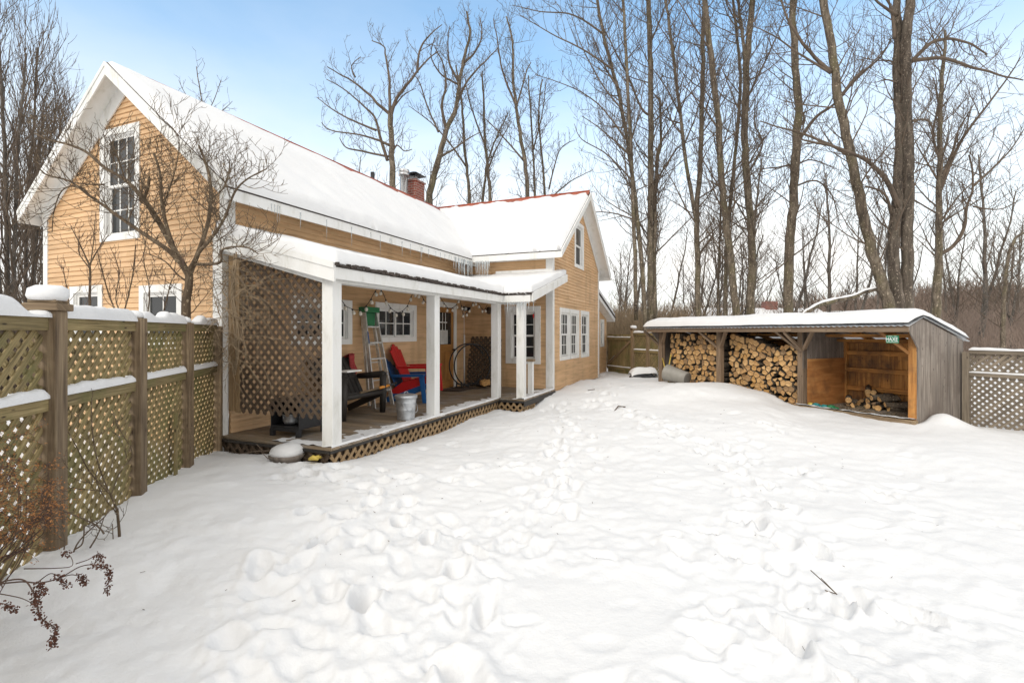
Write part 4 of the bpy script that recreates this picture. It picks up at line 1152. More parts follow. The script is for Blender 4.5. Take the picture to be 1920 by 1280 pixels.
# loose pile in the right bay
pile = []
for i in range(27):
    for _ in range(60):
        lay = 0 if i < 12 else (1 if i < 20 else (2 if i < 25 else 3))
        x = -1.72 + rng.uniform(.08 * lay, .98 - .16 * lay); y = .72 + .12 * lay * .5 + rng.uniform(0, .5) - (0.0)
        if all(abs(x - p[0]) > .10 or abs(y - p[1]) > .3 or p[2] != lay for p in pile): break
    pile.append((x, y, lay))
spots = ['bottom layer', 'second layer', 'third layer', 'top']
cnt = [0, 0, 0, 0]
for (x, y, lay) in sorted(pile, key=lambda p: (p[2], p[0])):
    rad = rng.uniform(.045, .062); k = rng.choice((5, 6, 9)); a0 = rng.random() * 6
    if rng.random() < .6: poly = [(rad * 1.2 * math.cos(a0 + t) * (1 if t < 3.3 else .25), rad * 1.1 * math.sin(a0 + t) * (1 if t < 3.3 else .25)) for t in [2 * math.pi * i / 10 for i in range(10)]]; kd = 'split'
    else: poly = [(rad * math.cos(t), rad * math.sin(t)) for t in [2 * math.pi * i / 11 for i in range(11)]]; kd = 'round'
    z = .105 + .055 + lay * .085
    mt = SM @ Matrix.Translation((x, y, z)) @ Matrix.Rotation(rng.uniform(-.7, .7), 4, 'Z') @ Matrix.Rotation(rng.uniform(-.12, .2), 4, 'X')
    c = cnt[lay]; cnt[lay] += 1
    log_obj(poly, (0, 0), .40, kd, mt, f'{"split" if kd == "split" else "round"} log in the loose pile, {spots[lay]}, {nth(c)} from the left', 'loose log pile in the right bay')
for i, (x, y, z) in enumerate([(-.28, .75, .17), (-.22, .8, .30), (-.2, .85, .43)]):
    poly = [(.07 * math.cos(t), .065 * math.sin(t)) for t in [2 * math.pi * j / 9 for j in range(9)]]
    log_obj(poly, (0, 0), .4, 'round', SM @ Matrix.Translation((x, y, z)) @ Matrix.Rotation(.4 - .3 * i, 4, 'Z'), ['lowest', 'middle', 'topmost'][i] + ' of three logs stacked against the shed right post', 'three logs by the right post')
# bark litter in the bay
m = MB()
for k in range(220):
    c0 = V((rng.uniform(-1.9, -.2), rng.uniform(.1, 1.2), .112)); a = rng.random() * 6.3; L = rng.uniform(.008, .035)
    m.obox(c0, (math.cos(a) * L, math.sin(a) * L, 0), (-math.sin(a) * .008, math.cos(a) * .008, 0), (0, 0, .005))
o = m.build('bark_litter', M['bark'], None); o.matrix_world = SM; tag(o, 'bark crumbs and splinters scattered over the woodshed floor', 'litter', None, 'stuff')
# gloves / toys on the sill
for i, (x, mt_, lab) in enumerate(((-1.86, 'teal', 'teal and yellow rubber work glove on the shed floor by the plywood'), (-1.55, 'green_plastic', 'dark green rubber work glove lying right of the yellow-cuffed one'))):
    g = thing('work_glove', lab, 'glove', S(x, .16, .12), SRZ + R(20 * i), 'pair of rubber gloves on the shed floor')
    m = MB(); m.tube([V((-.09, 0, .02)), V((-.03, 0, .035)), V((.04, .01, .03))], [.035, .042, .035], 10)
    for q in range(4): m.tube([V((.03, -.03 + .02 * q, .03)), V((.08, -.035 + .024 * q, .025)), V((.115, -.035 + .022 * q, .012))], [.012, .011, .008], 6)
    m.tube([V((-.01, -.03, .03)), V((.03, -.065, .02)), V((.05, -.07, .012))], [.013, .011, .008], 6); m.build('hand', M[mt_], g)
    m = MB(); m.tube([V((-.17, 0, .025)), V((-.09, 0, .025))], [.05, .038], 10); m.build('cuff', M['yellow' if i == 0 else 'teal'], g)
# plastic barrel on its side
bar = thing('plastic_barrel', 'grey plastic rubbish barrel lying on its side in front of the left stack', 'barrel', S(-5.25, -.36, .52), SRZ)
bar.scale = (.82, .82, .82)
A = V((.965, .17, -.19)).normalized()
m = MB(); c0 = -A * .42
m.lathe([(.03, .03), (.245, .03), (.262, .0), (.275, .01), (.275, .05), (.258, .06), (.258, .16), (.25, .17), (.205, .78), (.195, .80), (.18, .795), (.03, .78)], c0, 32, axis=A); m.build('body', M['grey_plastic'], bar)
m = MB(); m.lathe([(.178, .797), (.172, .806), (.06, .804), (0, .806)], c0, 32, axis=A); m.build('base', M['dark_grey'], bar)
# yellow handled tools
for (p, q, lab) in ((S(-6.0, -.10, .05), S(-5.92, .05, 1.0), 'yellow tool handle standing upright against the left log stack'), (S(-6.17, -.02, .93), S(-5.5, -.42, .30), 'yellow tool handle leaning from the left post down to the barrel')):
    t_ = thing('tool_handle', lab, 'tool', p); m = MB(); m.tube([V((0, 0, 0)), (q - p) * .5, q - p], [.016, .014, .017], 8); m.build('shaft', M['yellow'], t_)
    m = MB(); m.tube([(q - p) * .97, (q - p) * 1.04], .021, 8); m.build('grip', M['yellow'], t_)

# ================================================================ fences
def snow_cap(parent, p, q, w, h, seed, name='snow_cap'):
    p = V(p); q = V(q); L = (q - p).length; d = (q - p) / L; s = d.cross(UZ).normalized()
    n = max(4, int(L / .04)); P = []
    for i in range(n + 1):
        t = i / n; e = min(t * L, (1 - t) * L); k = min(1, (e + .012) / (.06)); k = math.sqrt(max(0, 1 - (1 - k) ** 2))
        hh = h * (1 + .42 * noise.noise(V((t * L * 2.2, seed, 0))) + .30 * noise.noise(V((t * L * 8, seed, 3)))) * k * (.25 + .75 * min(1, max(0, (noise.noise(V((t * L * 1.7, seed, 11))) + .52) * 4)))
        ww = w * (1 + .14 * noise.noise(V((t * L * 3.5, seed, 7)))) * (.8 + .2 * k)
        c = p + d * t * L; row = []
        for j in range(11):
            a = math.pi * j / 10
            row.append(c + s * math.copysign(abs(math.cos(a)) ** .6, math.cos(a)) * ww / 2 + UZ * (hh * math.sin(a) ** .62 - .004))
        P.append(row)
    m = MB(); m.grid(P, True, False); return m.build(name, M['snow'], parent)
def lattice_fence(label, O, rz, posts, zg, ztop, zmid, pmat='post', cap=(), side=-1, wood_='fence', snow=.06, group=None, postw=.13, rail_h=.09, mid=True):
    f = thing('lattice_fence', label, 'fence', O, rz, group)
    for k, (x, zt) in enumerate(posts):
        m = MB(); m.box(x - postw / 2, x + postw / 2, -postw / 2 - .02 * (side < 0), postw / 2, zg - .3, zt)
        po = m.build('fence_post', M[pmat], f, bev=.008)
        if k in cap:
            m = MB(); m.box(x - .095, x + .095, -.095 - .01, .095, zt, zt + .05); m.box(x - .075, x + .075, -.085, .075, zt + .05, zt + .075); m.build('post_cap', M['post'], po, bev=.008)
            m = MB(); m.lathe([(.10, zt + .07), (.118, zt + .10), (.112, zt + .15), (.07, zt + .175), (0, zt + .18)], (x, -.005, 0), 22)
            for i, v_ in enumerate(m.v):
                n = 1 + .12 * noise.noise(V(v_) * 6); m.v[i] = (x + (v_[0] - x) * n, v_[1] * n, zt + .05 + (v_[2] - zt - .05) * (1 + .15 * noise.noise(V(v_) * 4)))
            m.build('snow_cap', M['snow'], po)
        elif snow > .03 and zt >= ztop - .01:
            m = MB(); m.lathe([(.06, zt), (.075, zt + .02), (.068, zt + .05), (.03, zt + .07), (0, zt + .072)], (x, 0, 0), 14); m.build('snow_cap', M['snow'], po)
    for (xa, _), (xb, _) in zip(posts[:-1], posts[1:]):
        xa += postw / 2; xb -= postw / 2
        m = MB(); m.box(xa + .001, xb - .001, -.045, .045, ztop - rail_h, ztop); r_ = m.build('top_rail', M[wood_], f, bev=.005)
        snow_cap(r_, (xa, 0, ztop), (xb, 0, ztop), .13, snow * 1.25, xa * 3.1)
        m = MB(); m.box(xa + .001, xb - .001, -.045, .045, zmid - rail_h, zmid); r_ = m.build('middle_rail', M[wood_], f, bev=.005)
        snow_cap(r_, (xa, 0, zmid), (xb, 0, zmid), .11, snow * .75, xa * 5.7 + 2)
        for (za, zb) in ((zmid, ztop - rail_h), (zg - .25, zmid - rail_h)):
            m = MB(); lattice(m, (0, 0, 0), UX, UZ, -UY, [(xa, za), (xb, za), (xb, zb), (xa, zb)], .080, .043, .009); m.build('lattice_panel', M[wood_], f)
    return f
_f = V((-.248, .969, 0)).normalized(); FRZ = math.atan2(_f.y, _f.x); FO = V((-2.30, 0, 0))
fx = lambda Y: Y / _f.y
ff = lattice_fence('tall mossy lattice fence with snow along its rails on the left of the yard', FO, FRZ,
              [(fx(-.05), 1.66), (fx(1.10), 1.66), (fx(2.24), 1.66), (fx(3.38), 1.80), (fx(4.54), 1.785), (fx(5.67), 1.765), (fx(6.72), 1.74)], .10, 1.757, 1.215, cap=(3,), snow=.084)
m = MB(); m.box(fx(5.24), fx(5.30), -.075, -.055, -.1, .80); m.build('stake', M['fence'], ff)
# fence to the right of the shed
lattice_fence('grey lattice fence panel with snowy rail joining the woodshed on the right', S(.06, 1.50, 0), SRZ, [(0.02, 1.30), (2.4, 1.30), (4.6, 1.30)], -.1, 1.34, .93, wood_='fence_grey', pmat='fence_grey', snow=.035, postw=.1, rail_h=.07)
# back gate and fence between the house and the shed
g0 = V((3.80, 19.75, 0)); g1 = V((4.42, 18.1, 0)); gd = (g1 - g0).normalized(); GRZ = math.atan2(gd.y, gd.x); GL = (g1 - g0).length
gate = thing('board_gate', 'brown vertical-board gate with diagonal brace between house and shed', 'gate', g0, GRZ)
m = MB(); x = .04
while x < GL - .1: m.box(x, min(x + .135, GL - .1) - .004, 0, .022, .12, 1.60 + rng.uniform(-.008, .008)); x += .137
m.build('boards', M['fence'], gate)
for z in (.26, 1.38):
    m = MB(); m.box(.04, GL - .1, -.045, -.001, z, z + .10); r_ = m.build('rail', M['fence'], gate); snow_cap(r_, (.05, -.022, z + .10), (GL - .11, -.022, z + .1), .07, .05 if z > 1 else .03, z * 9)
m = MB(); m.beam((.06, -.022, .40), (GL - .16, -.022, 1.34), .04, .085); br = m.build('brace', M['post'], gate); snow_cap(br, (.2, -.022, .545), (.55, -.022, .78), .045, .02, 3)
lattice_fence('lattice fence with round snow caps joining the gate to the shed', g1, GRZ, [(.03, 1.75), (.95, 1.62), (2.3, 1.62)], .1, 1.66, 1.05, cap=(0,), snow=.05, rail_h=.10)
# snow-covered wheelbarrow shaped heap against the fence
hb_ = thing('covered_heap', 'black sheet heap half buried in snow between the gate and the shed', 'heap', (4.15, 15.75, .12))
m = MB(); P = []
for i in range(21):
    row = []
    for j in range(15):
        x = -.42 + .84 * i / 20; y = -.3 + .6 * j / 14; r_ = max(0, 1 - (x / .42) ** 4) * max(0, 1 - (y / .3) ** 4)
        row.append(V((x, y, .26 * r_ ** .5 * (1 + .25 * noise.noise(V((x * 6, y * 6, 2)))))))
    P.append(row)
m.grid(P, True, True); m.build('black_sheet', M['black'], hb_)
m = MB(); P = []
for i in range(25):
    row = []
    for j in range(17):
        x = -.40 + .84 * i / 24; y = -.22 + .52 * j / 16; r_ = max(0, 1 - (x / .43) ** 6) * max(0, 1 - ((y - .04) / .27) ** 6)
        row.append(V((x, y, .10 + .34 * r_ ** .5 * (1 + .12 * noise.noise(V((x * 3, y * 3, 9)))) + .1 * x)))
    P.append(row)
m.grid(P, True, True); m.build('snow_cap', M['snow'], hb_)
# ================================================================ snow-covered ground
CTRL = [(-3.1, 3.4, .17), (-3.3, 4.5, .18), (-3.6, 5.7, .14), (-3.9, 6.8, .07), (-2.3, 5.95, .06), (-1.2, 8.0, -.04), (-1.8, 6.9, .0), (-.3, 10.5, .02), (.3, 10.2, -.03), (1.0, 12.3, .15), (3.0, 17.1, .11), (3.9, 18.8, .12),
        (6.9, 8.4, -.03), (5.85, 10.2, .12), (5.2, 11.2, .34), (4.75, 11.6, .46), (4.3, 11.9, .44), (4.3, 13.2, .34), (3.9, 14.4, .26), (3.2, 12.5, .30), (2.3, 13.5, .2), (4.6, 10.0, .20), (5.6, 8.8, .04), (3.0, 9.5, .12), (1.0, 9.3, .05),
        (0, 5, .02), (2.5, 5.5, 0), (5, 5, -.05), (8.5, 7.2, -.07), (0, 2, 0), (-2.2, 2.5, .06), (3, 2.5, -.02), (7.32, 8.62, .16), (7.5, 8.4, .06), (8.2, 9.0, -.05), (-6, 5, .1), (-7, 9, .1), (8, 14, .1), (10, 20, .1), (-12, 14, .1), (4, 28, .1), (-5, 28, .1), (14, 10, -.1), (0, -5, 0)]
FEET = {}
def add_foot(x, y, a, L=.15, W=.07, D=.07):
    cell = (int(math.floor(x / .5)), int(math.floor(y / .5))); FEET.setdefault(cell, []).append((x, y, math.cos(a), math.sin(a), L * fr.uniform(.6, 1.0), W * fr.uniform(.6, 1.0), D * fr.choice((.3, .5, .7, 1.0, 1.2))))
fr = random.Random(21)
def trail(pts, step=.36, spread=.16, depth=.075, n=1):
    for _ in range(n):
        off = fr.uniform(-.3, .3) * (n > 1)
        P = smooth_path([V((x, y, 0)) for x, y in pts], 12); acc = 0; side = 1
        for a, b in zip(P[:-1], P[1:]):
            acc += (b - a).length
            if acc > step:
                acc = 0; side *= -1; d = (b - a).normalized(); nn = V((-d.y, d.x, 0))
                p = b + nn * (side * spread * fr.uniform(.5, 1.2) + off) + V((fr.uniform(-.05, .05), fr.uniform(-.05, .05), 0))
                add_foot(p.x, p.y, math.atan2(d.y, d.x) + fr.uniform(-.4, .4), fr.uniform(.12, .18), fr.uniform(.06, .09), depth * .95 * fr.uniform(.5, 1.4))
trail([(-.3, 1.6), (-.5, 3), (-.9, 4.4), (-1.7, 5.5), (-2.2, 5.9)], n=2)
trail([(.2, 1.7), (-.2, 3.2), (.4, 5.2), (.9, 7.5), (1.0, 9.8), (.9, 11)], n=3)
trail([(1.4, 1.8), (1.7, 3), (2.2, 4.4), (2.7, 6), (2.5, 8.5), (2.0, 11), (2.6, 14.5), (3.5, 18)], n=4)
trail([(2.7, 6), (3.8, 7.5), (4.9, 8.7)], n=2, depth=.05)
trail([(.5, 9.8), (1.8, 11.2), (2.8, 13)], n=3, depth=.05)
trail([(-3.0, 6.4), (-2.2, 5.3), (-.6, 5.6), (.8, 7.3)], n=3, depth=.06)
trail([(1.2, 2.2), (.4, 2.6), (-.8, 2.4), (-1.4, 3.2), (-1.3, 4.8)], n=2, depth=.07)
trail([(4.3, 3.8), (3.4, 5.2), (2.6, 6.9), (1.6, 8.6)], n=2, depth=.045)
for _ in range(130): add_foot(fr.uniform(-2, 5.5), fr.uniform(2.1, 10.5), fr.random() * 6.3, fr.uniform(.1, .2), fr.uniform(.07, .13), fr.uniform(.015, .04))
for _ in range(70): add_foot(fr.uniform(-1.7, 2.6), fr.uniform(1.9, 4.2), fr.random() * 6.3, fr.uniform(.1, .16), fr.uniform(.05, .09), fr.uniform(.02, .06))
def smst(e0, e1, x):
    t = max(0, min(1, (x - e0) / (e1 - e0))); return t * t * (3 - 2 * t)
def to_house(x, y):
    d = V((x, y, 0)) - HO; return d.dot(_u), d.dot(_v)
def to_shed(x, y):
    d = V((x, y, 0)) - SO; return d.dot(_d), d.dot(_n)
def ground_h(x, y):
    r = math.hypot(x, y)
    if r > 60: return .1 - .25 * smst(60, 140, r)
    sw = sz = 0
    for cx, cy, cz in CTRL:
        d2 = (x - cx) ** 2 + (y - cy) ** 2; w_ = 1 / (d2 * d2 + .06); sw += w_; sz += w_ * cz
    h = sz / sw
    h += .17 * math.exp(-((x - 7.5) ** 2 + (y - 8.62) ** 2) / .07)
    if r < 34:
        h += .030 * noise.noise(V((x * .8, y * .8, 1))) + .020 * noise.noise(V((x * 2.1 + 5, y * 2.1, 4)))
        pad = 1 - .9 * math.exp(-((x - .42) / .62) ** 4 - ((y - 2.75) / .55) ** 4)
        h0_ = h
        if r < 20:
            # wind-ripple and trampled lumps
            tr = smst(.1, .6, .5 + .5 * noise.noise(V((x * .45, y * .45, 12))) - .12 * abs(x - .8) + .25)
            h += .013 * noise.noise(V((x * 4.4, y * 6.5, 2.2))) + .006 * noise.noise(V((x * 14, y * 17, 5.5))) + tr * .011 * (1 - 2 * abs(noise.noise(V((x * 3.1, y * 3.1, 6))))) + tr * .010 * noise.noise(V((x * 9, y * 11, 8))) + tr * .004 * noise.noise(V((x * 24, y * 28, 3)))
            cx, cy = int(math.floor(x / .5)), int(math.floor(y / .5))
            wt = 0
            for i in (cx - 1, cx, cx + 1):
                for j in (cy - 1, cy, cy + 1):
                    for (fx_, fy_, ca, sa, L, W, D) in FEET.get((i, j), ()):
                        dx, dy = x - fx_, y - fy_
                        u_ = (dx * ca + dy * sa) / L; v_ = (-dx * sa + dy * ca) / W
                        q = u_ * u_ + v_ * v_
                        wt += math.exp(-(dx * dx + dy * dy) / .045) * D * 16
                        if q < 6:
                            q *= 1 + .35 * noise.noise(V((x * 9, y * 9, fx_)))
                            h += -D * math.exp(-max(0, q) ** 2.4) + D * .30 * math.exp(-((math.sqrt(max(q, 0)) - 1.45) / .4) ** 2)
            h = h0_ + (h - h0_) * pad; wt = min(1, wt) * pad
            if wt > .03: h += wt * (.012 * noise.noise(V((x * 8, y * 8, 31))) + .011 * (.5 - abs(noise.noise(V((x * 13, y * 13, 37)))) * 2) + .005 * noise.noise(V((x * 27, y * 27, 41))))
    if r < 40:
        a, b = to_house(x, y)
        inside = min(smst(-.16, -.02, a), smst(-.03, .1, b) if a < 4.8 else smst(-.6, -.48, b))
        if a < 12.6 and b < 7: 
            h -= inside * .45
        s, t = to_shed(x, y)
        if -6.34 < s < 0 and t < 1.7:
            k = smst(.0, .12, t) ; h = h * (1 - k) + k * min(h, .02 if s < -2.1 else -.15)
    return h
angs = []
a = -64.0
while a < 64: angs.append(a); a += .21
a = 64.0
while a < 296: angs.append(a); a += 4.0
radii = []; r_ = 1.6
while r_ < 24: radii.append(r_); r_ *= 1.0070
while r_ < 1500: radii.append(r_); r_ *= 1.09
m = MB(); gx, gy = 0.0, -.6
def gp(r, a):
    t = R(a); x = gx + r * math.sin(t); y = gy + r * math.cos(t); return (x, y, ground_h(x, y))
NA = len(angs)
m.v.append((gx, gy, ground_h(gx, gy)))
for r_ in radii:
    for a in angs: m.v.append(gp(r_, a))
for k in range(NA):
    m.f.append([0, 1 + (k + 1) % NA, 1 + k]); m.smooth.append(True)
for i in range(len(radii) - 1):
    for k in range(NA):
        k2 = (k + 1) % NA; o_ = 1 + i * NA
        m.f.append([o_ + k, o_ + k2, o_ + NA + k2, o_ + NA + k]); m.smooth.append(True)
me = bpy.data.meshes.new('snow_ground'); me.from_pydata(m.v, [], m.f); me.polygons.foreach_set('use_smooth', m.smooth); me.materials.append(M['snow']); me.update()
g = bpy.data.objects.new('snow_ground', me); col.objects.link(g); tag(g, kind='structure')

# hills
def hill(name, mat, y0, y1, x0, x1, crest, n=70, mrows=10, rough=1.5):
    m = MB(); P = []
    for i in range(n + 1):
        x = x0 + (x1 - x0) * i / n; row = []
        for j in range(mrows + 1):
            t = j / mrows; y = y0 + (y1 - y0) * t; zc = crest(x)
            row.append(V((x * (1 + .0 * t), y, -2 + (zc + 2) * (math.sin(t * math.pi * .5)) + rough * noise.noise(V((x * .05, y * .05, 3))) * t + rough * .5 * noise.noise(V((x * .4, y * .4, 3))) * t)))
        row.append(V((x, y1 + 60, -5))); P.append(row)
    m.grid(P, True, True); o = m.build(name, M[mat]); return tag(o, kind='structure')
hill('wooded_hills', 'hill', 75, 150, -60, 260, lambda x: 3 + 8.5 * smst(25, 120, x) + 1.2 * noise.noise(V((x * .03, 1, 1))))
hill('distant_hills', 'far_hill', 500, 800, -500, 900, lambda x: 24 + 16 * noise.noise(V((x * .004, 2, 5))), 60, 6, 4)

# ================================================================ trees
tr = random.Random(99)
def rv(s=1.0): return V((tr.uniform(-s, s), tr.uniform(-s, s), tr.uniform(-s, s)))
def wander(p, d, L, n, wob, up, droop=0):
    pts = [p.copy()]; d = d.normalized(); st = L / n
    for i in range(n):
        d = (d + rv(wob) + V((0, 0, up - droop * i / n))).normalized(); p = p + d * st; pts.append(p.copy())
    return pts
def sprout(mb, path, r0, r1, lvl, cfg, tmin=.15, cnt=None):
    """children along a limb; cfg = dict(dens, L, ang, up, wob, rmin, maxlvl)"""
    seg = [(path[i + 1] - path[i]).length for i in range(len(path) - 1)]; tot = sum(seg)
    n = cnt if cnt is not None else max(1, int(tot * cfg['dens'][lvl] * tr.uniform(.8, 1.25)))
    for k in range(n):
        t = tmin + (1 - tmin) * (k + tr.random()) / n
        s = t * tot; i = 0
        while i < len(seg) - 1 and s > seg[i]: s -= seg[i]; i += 1
        p = path[i].lerp(path[i + 1], min(1, s / max(seg[i], 1e-5))); d = (path[i + 1] - path[i]).normalized()
        rr = r0 + (r1 - r0) * t
        az = d.orthogonal().normalized(); az.rotate(Matrix.Rotation(tr.uniform(0, 6.283), 3, d))
        if az.z < -.3 and tr.random() < .6: az = -az
        A = R(tr.uniform(*cfg['ang'])); dd = d * math.cos(A) + az * math.sin(A)
        L = cfg['L'][lvl] * tr.uniform(.55, 1.25) * (1.1 - .55 * t if lvl == 0 else 1 - .35 * t)
        nr = max(cfg['rmin'], min(rr * .62, L * .0095 + cfg['rmin'] * .4)); last = lvl >= cfg['maxlvl']
        ns = 3 if last else (6 if lvl == 0 else 4)
        pts = wander(p, dd, L, ns, cfg['wob'], cfg['up'])
        mb.tube(pts, [nr + (cfg['rmin'] * .55 - nr) * (q / ns) for q in range(ns + 1)], 3 if (last or nr < .012) else 5, cap=False)
        if not last: sprout(mb, pts, nr, cfg['rmin'] * .6, lvl + 1, cfg, .12)
def KINK(p, r0, i, m_):
    k = min(1, i / 3) * min(.16, .02 + r0 * 1.1) * .32
    return V((noise.noise(p * 2.1), noise.noise(p * 2.1 + V((9, 3, 1))), noise.noise(p * 2.1 + V((2, 7, 5))))) * k
def limb(mb, pts, r0, r1, n=8, jit=.0, sub=5):
    P = smooth_path([V(p) for p in pts], sub); m_ = len(P) - 1
    rads = []
    for i, p in enumerate(P):
        t = i / m_; rads.append((r0 + (r1 - r0) * t ** .85) * (1 + jit * noise.noise(p * 1.7)))
        if jit: P[i] = p + KINK(p, r0, i, m_) + V((noise.noise(p * .9), noise.noise(p * .9 + V((7, 0, 0))), 0)) * r0 * jit * .8
    mb.tube(P, rads, n, cap=True); return P
def flare(P, rads): pass
CFG = dict(dens=(1, 2.6, 4.2), L=(2.8, 1.25, .55), ang=(28, 68), up=.10, wob=.17, rmin=.0068, maxlvl=2)
def big_tree(label, Y, trunks, limbs=(), n1=26, cfg=None, group='bare trees around the yard', bark='bark', dy=0.0, tmin=.25, Lk=1.0, name='bare_tree', snow=None):
    """trunks / limbs: (list of picture points, radius in picture px at start, at end, optional depth drift)"""
    c = dict(CFG); c.update(cfg or {}); c['L'] = tuple(x * Lk for x in c['L'])
    p0 = trunks[0][0][0]; base = at(p0[0], p0[1], Y); base.z = 0
    t = thing(name, label, 'tree', base, 0, group)
    tm, cm = MB(), MB(); px = Y / F * .66
    for q, tk in enumerate(trunks):
        dd = tk[3] if len(tk) > 3 else 0
        pts = [at(x, y, Y + dd * i / (len(tk[0]) - 1)) - base for i, (x, y) in enumerate(tk[0])]
        if pts[0].z > -.2 and q == 0 or len(tk) > 4: pts.insert(0, V((pts[0].x - (pts[1].x - pts[0].x) * .2, pts[0].y, -.3)))
        P = limb(tm, pts, tk[1] * px, tk[2] * px, 12 if tk[1] > 6 else 8, .10)
        # root flare
        sprout(cm, P, tk[1] * px * .8, tk[2] * px, 0, c, tmin, int(n1 * 1.35) if q == 0 else n1)
    for lb in limbs:
        dd = lb[3] if len(lb) > 3 else tr.uniform(-1.0, 1.0)
        pts = [at(x, y, Y + dd * i / (len(lb[0]) - 1)) - base for i, (x, y) in enumerate(lb[0])]
        P = limb(cm, pts, lb[1] * px, max(lb[2] * px, c['rmin']), 7, .06)
        ln = sum((P[i + 1] - P[i]).length for i in range(len(P) - 1))
        sprout(cm, P, lb[1] * px * .8, lb[2] * px, 0, dict(c, L=tuple(x * .62 for x in c['L'])), .12, max(4, int(ln * 3.4)))
    tm.build('trunk', M[bark], t); cm.build('crown', M['twig'], t)
    return t
def Z(L, k, ox, oy): return [(ox + x / k, oy + y / k) for x, y in L]
z7 = lambda *L: Z(L, 2.065, 1120, 0)
z6 = lambda *L: Z(L, 2.8235, 560, 0)
# --- row of tall maples behind the woodshed
big_tree('slim pair-stemmed bare tree rising just right of the house gable', 19, [(z7((185, 1240), (160, 900), (125, 600), (75, 330), (20, 120), (-30, -200)), 7.5, 4, .6), (z7((150, 1240), (140, 800), (118, 350), (100, 0), (90, -250)), 6, 3.5)],
         [(z7((125, 600), (60, 540), (0, 490), (-60, 450)), 3, 1), (z7((80, 340), (20, 240), (-25, 120)), 3, 1), (z7((140, 850), (60, 825), (-40, 820)), 2.5, 1), (z7((135, 700), (40, 600), (-60, 540), (-90, 480)), 2.5, .8), (z7((62, 270), (-60, 190), (-180, 130), (-300, 60)), 3, .8), (z7((20, 130), (-90, 60), (-220, 45), (-330, 20)), 3, .8), (z7((112, 540), (0, 400), (-120, 330), (-240, 290)), 2.6, .8), (z7((100, 430), (20, 330), (-60, 180), (-100, 60)), 2.6, .8)], 34, tmin=.3)
big_tree('tall straight bare tree with a forked side stem left of the shed', 19.5, [(z7((205, 1240), (205, 900), (208, 500), (205, 200), (195, -60), (192, -260)), 10, 6), (z7((222, 1240), (222, 860), (232, 640), (246, 540), (242, 380)), 7, 3, .4)],
         [(z7((210, 450), (170, 420), (120, 300), (60, 180), (0, 60)), 4, 1.2), (z7((230, 700), (290, 600), (330, 560), (420, 520)), 3, 1), (z7((208, 160), (250, 60), (290, -60)), 3, 1), (z7((225, 640), (240, 560), (300, 460), (330, 300)), 3, 1)], 34)
big_tree('bare tree forking low into two upright stems behind the shed', 19, [(z7((390, 1240), (388, 1000), (384, 860), (400, 600), (408, 300), (412, 0), (414, -240)), 9, 5), (z7((384, 860), (345, 640), (318, 420), (285, 150), (255, -60), (240, -220)), 6, 3, -.6)],
         [(z7((384, 870), (340, 800), (290, 700), (240, 620)), 2.6, .8), (z7((318, 440), (260, 330), (200, 250)), 2.5, .8), (z7((405, 500), (440, 360), (480, 240)), 2.5, .8), (z7((388, 1000), (440, 930), (520, 880)), 2, .8)], 32)
big_tree('leaning bare tree with a pale scarred trunk behind the shed', 18, [(z7((540, 1240), (522, 1080), (500, 880), (482, 700), (468, 480), (440, 220), (415, 0), (400, -220)), 11, 7), ],
         [(z7((468, 500), (400, 400), (330, 330)), 3, 1), (z7((440, 200), (380, 110), (310, 0)), 3, 1), (z7((490, 750), (420, 640), (370, 560)), 2.5, .8)], 28)
big_tree('thin dark bare tree standing close behind the leaning scarred one', 20, [(z7((496, 1240), (498, 1050), (510, 850), (530, 640), (548, 440), (552, 250), (530, 60), (520, -100)), 7, 3)], [(z7((520, 720), (580, 640), (650, 590)), 2.5, .8)], 24)
big_tree('very thin dark pole of a tree left of the scarred trunk', 21, [(z7((466, 1240), (472, 1000), (480, 700), (470, 400)), 4.5, 2)], [], 14)
big_tree('lichen-speckled straight bare tree forking high behind the middle post', 18.5, [(z7((592, 1240), (600, 1000), (592, 840), (575, 640), (568, 480), (578, 260), (592, 100), (602, -60), (606, -240)), 12, 7), (z7((575, 260), (560, 120), (545, 0), (540, -150)), 5, 3)],
         [(z7((590, 660), (640, 560), (610, 480), (612, 380)), 3, 1.4), (z7((580, 380), (630, 280), (690, 150), (740, 20)), 3.5, 1), (z7((592, 840), (650, 760), (720, 700)), 3, .8), (z7((600, 1100), (660, 1060), (720, 1010)), 2, .8), (z7((570, 480), (520, 360), (480, 260)), 2.5, .8)], 32)
big_tree('straight thick-knotted bare tree in the gap beside the neighbour chimney', 17.5, [(z7((740, 1240), (742, 1000), (758, 800), (768, 620), (776, 480), (782, 420), (772, 330), (762, 160), (758, 0), (756, -220)), 14, 8)],
         [(z7((778, 545), (850, 450), (915, 405), (1010, 300), (1090, 230), (1140, 150)), 5, 1.6, -1), (z7((766, 640), (830, 620), (920, 650)), 3, 1), (z7((770, 720), (850, 700), (910, 760), (935, 860)), 3, 1), (z7((782, 420), (800, 450), (795, 485)), 4, 2), (z7((745, 640), (680, 650), (610, 655)), 3, 1), (z7((742, 1000), (700, 1040), (610, 1120)), 3, 1)], 26)
big_tree('long bare trunk leaning left in front of the big twin-stemmed tree', 15.5, [(z7((1135, 1240), (1100, 1090), (1060, 960), (1032, 840), (1010, 740), (985, 620), (960, 500), (930, 370), (915, 240), (893, 100), (875, 0), (850, -200)), 16, 9)],
         [(z7((905, 280), (840, 220), (770, 130), (720, 30), (700, -60)), 6, 2), (z7((905, 285), (800, 220), (700, 150), (600, 100)), 4, 1.2), (z7((940, 375), (1000, 300), (1060, 250), (1130, 170)), 4, 1.2), (z7((985, 610), (900, 560), (800, 520), (700, 490), (630, 470)), 5, 1.4)], 22)
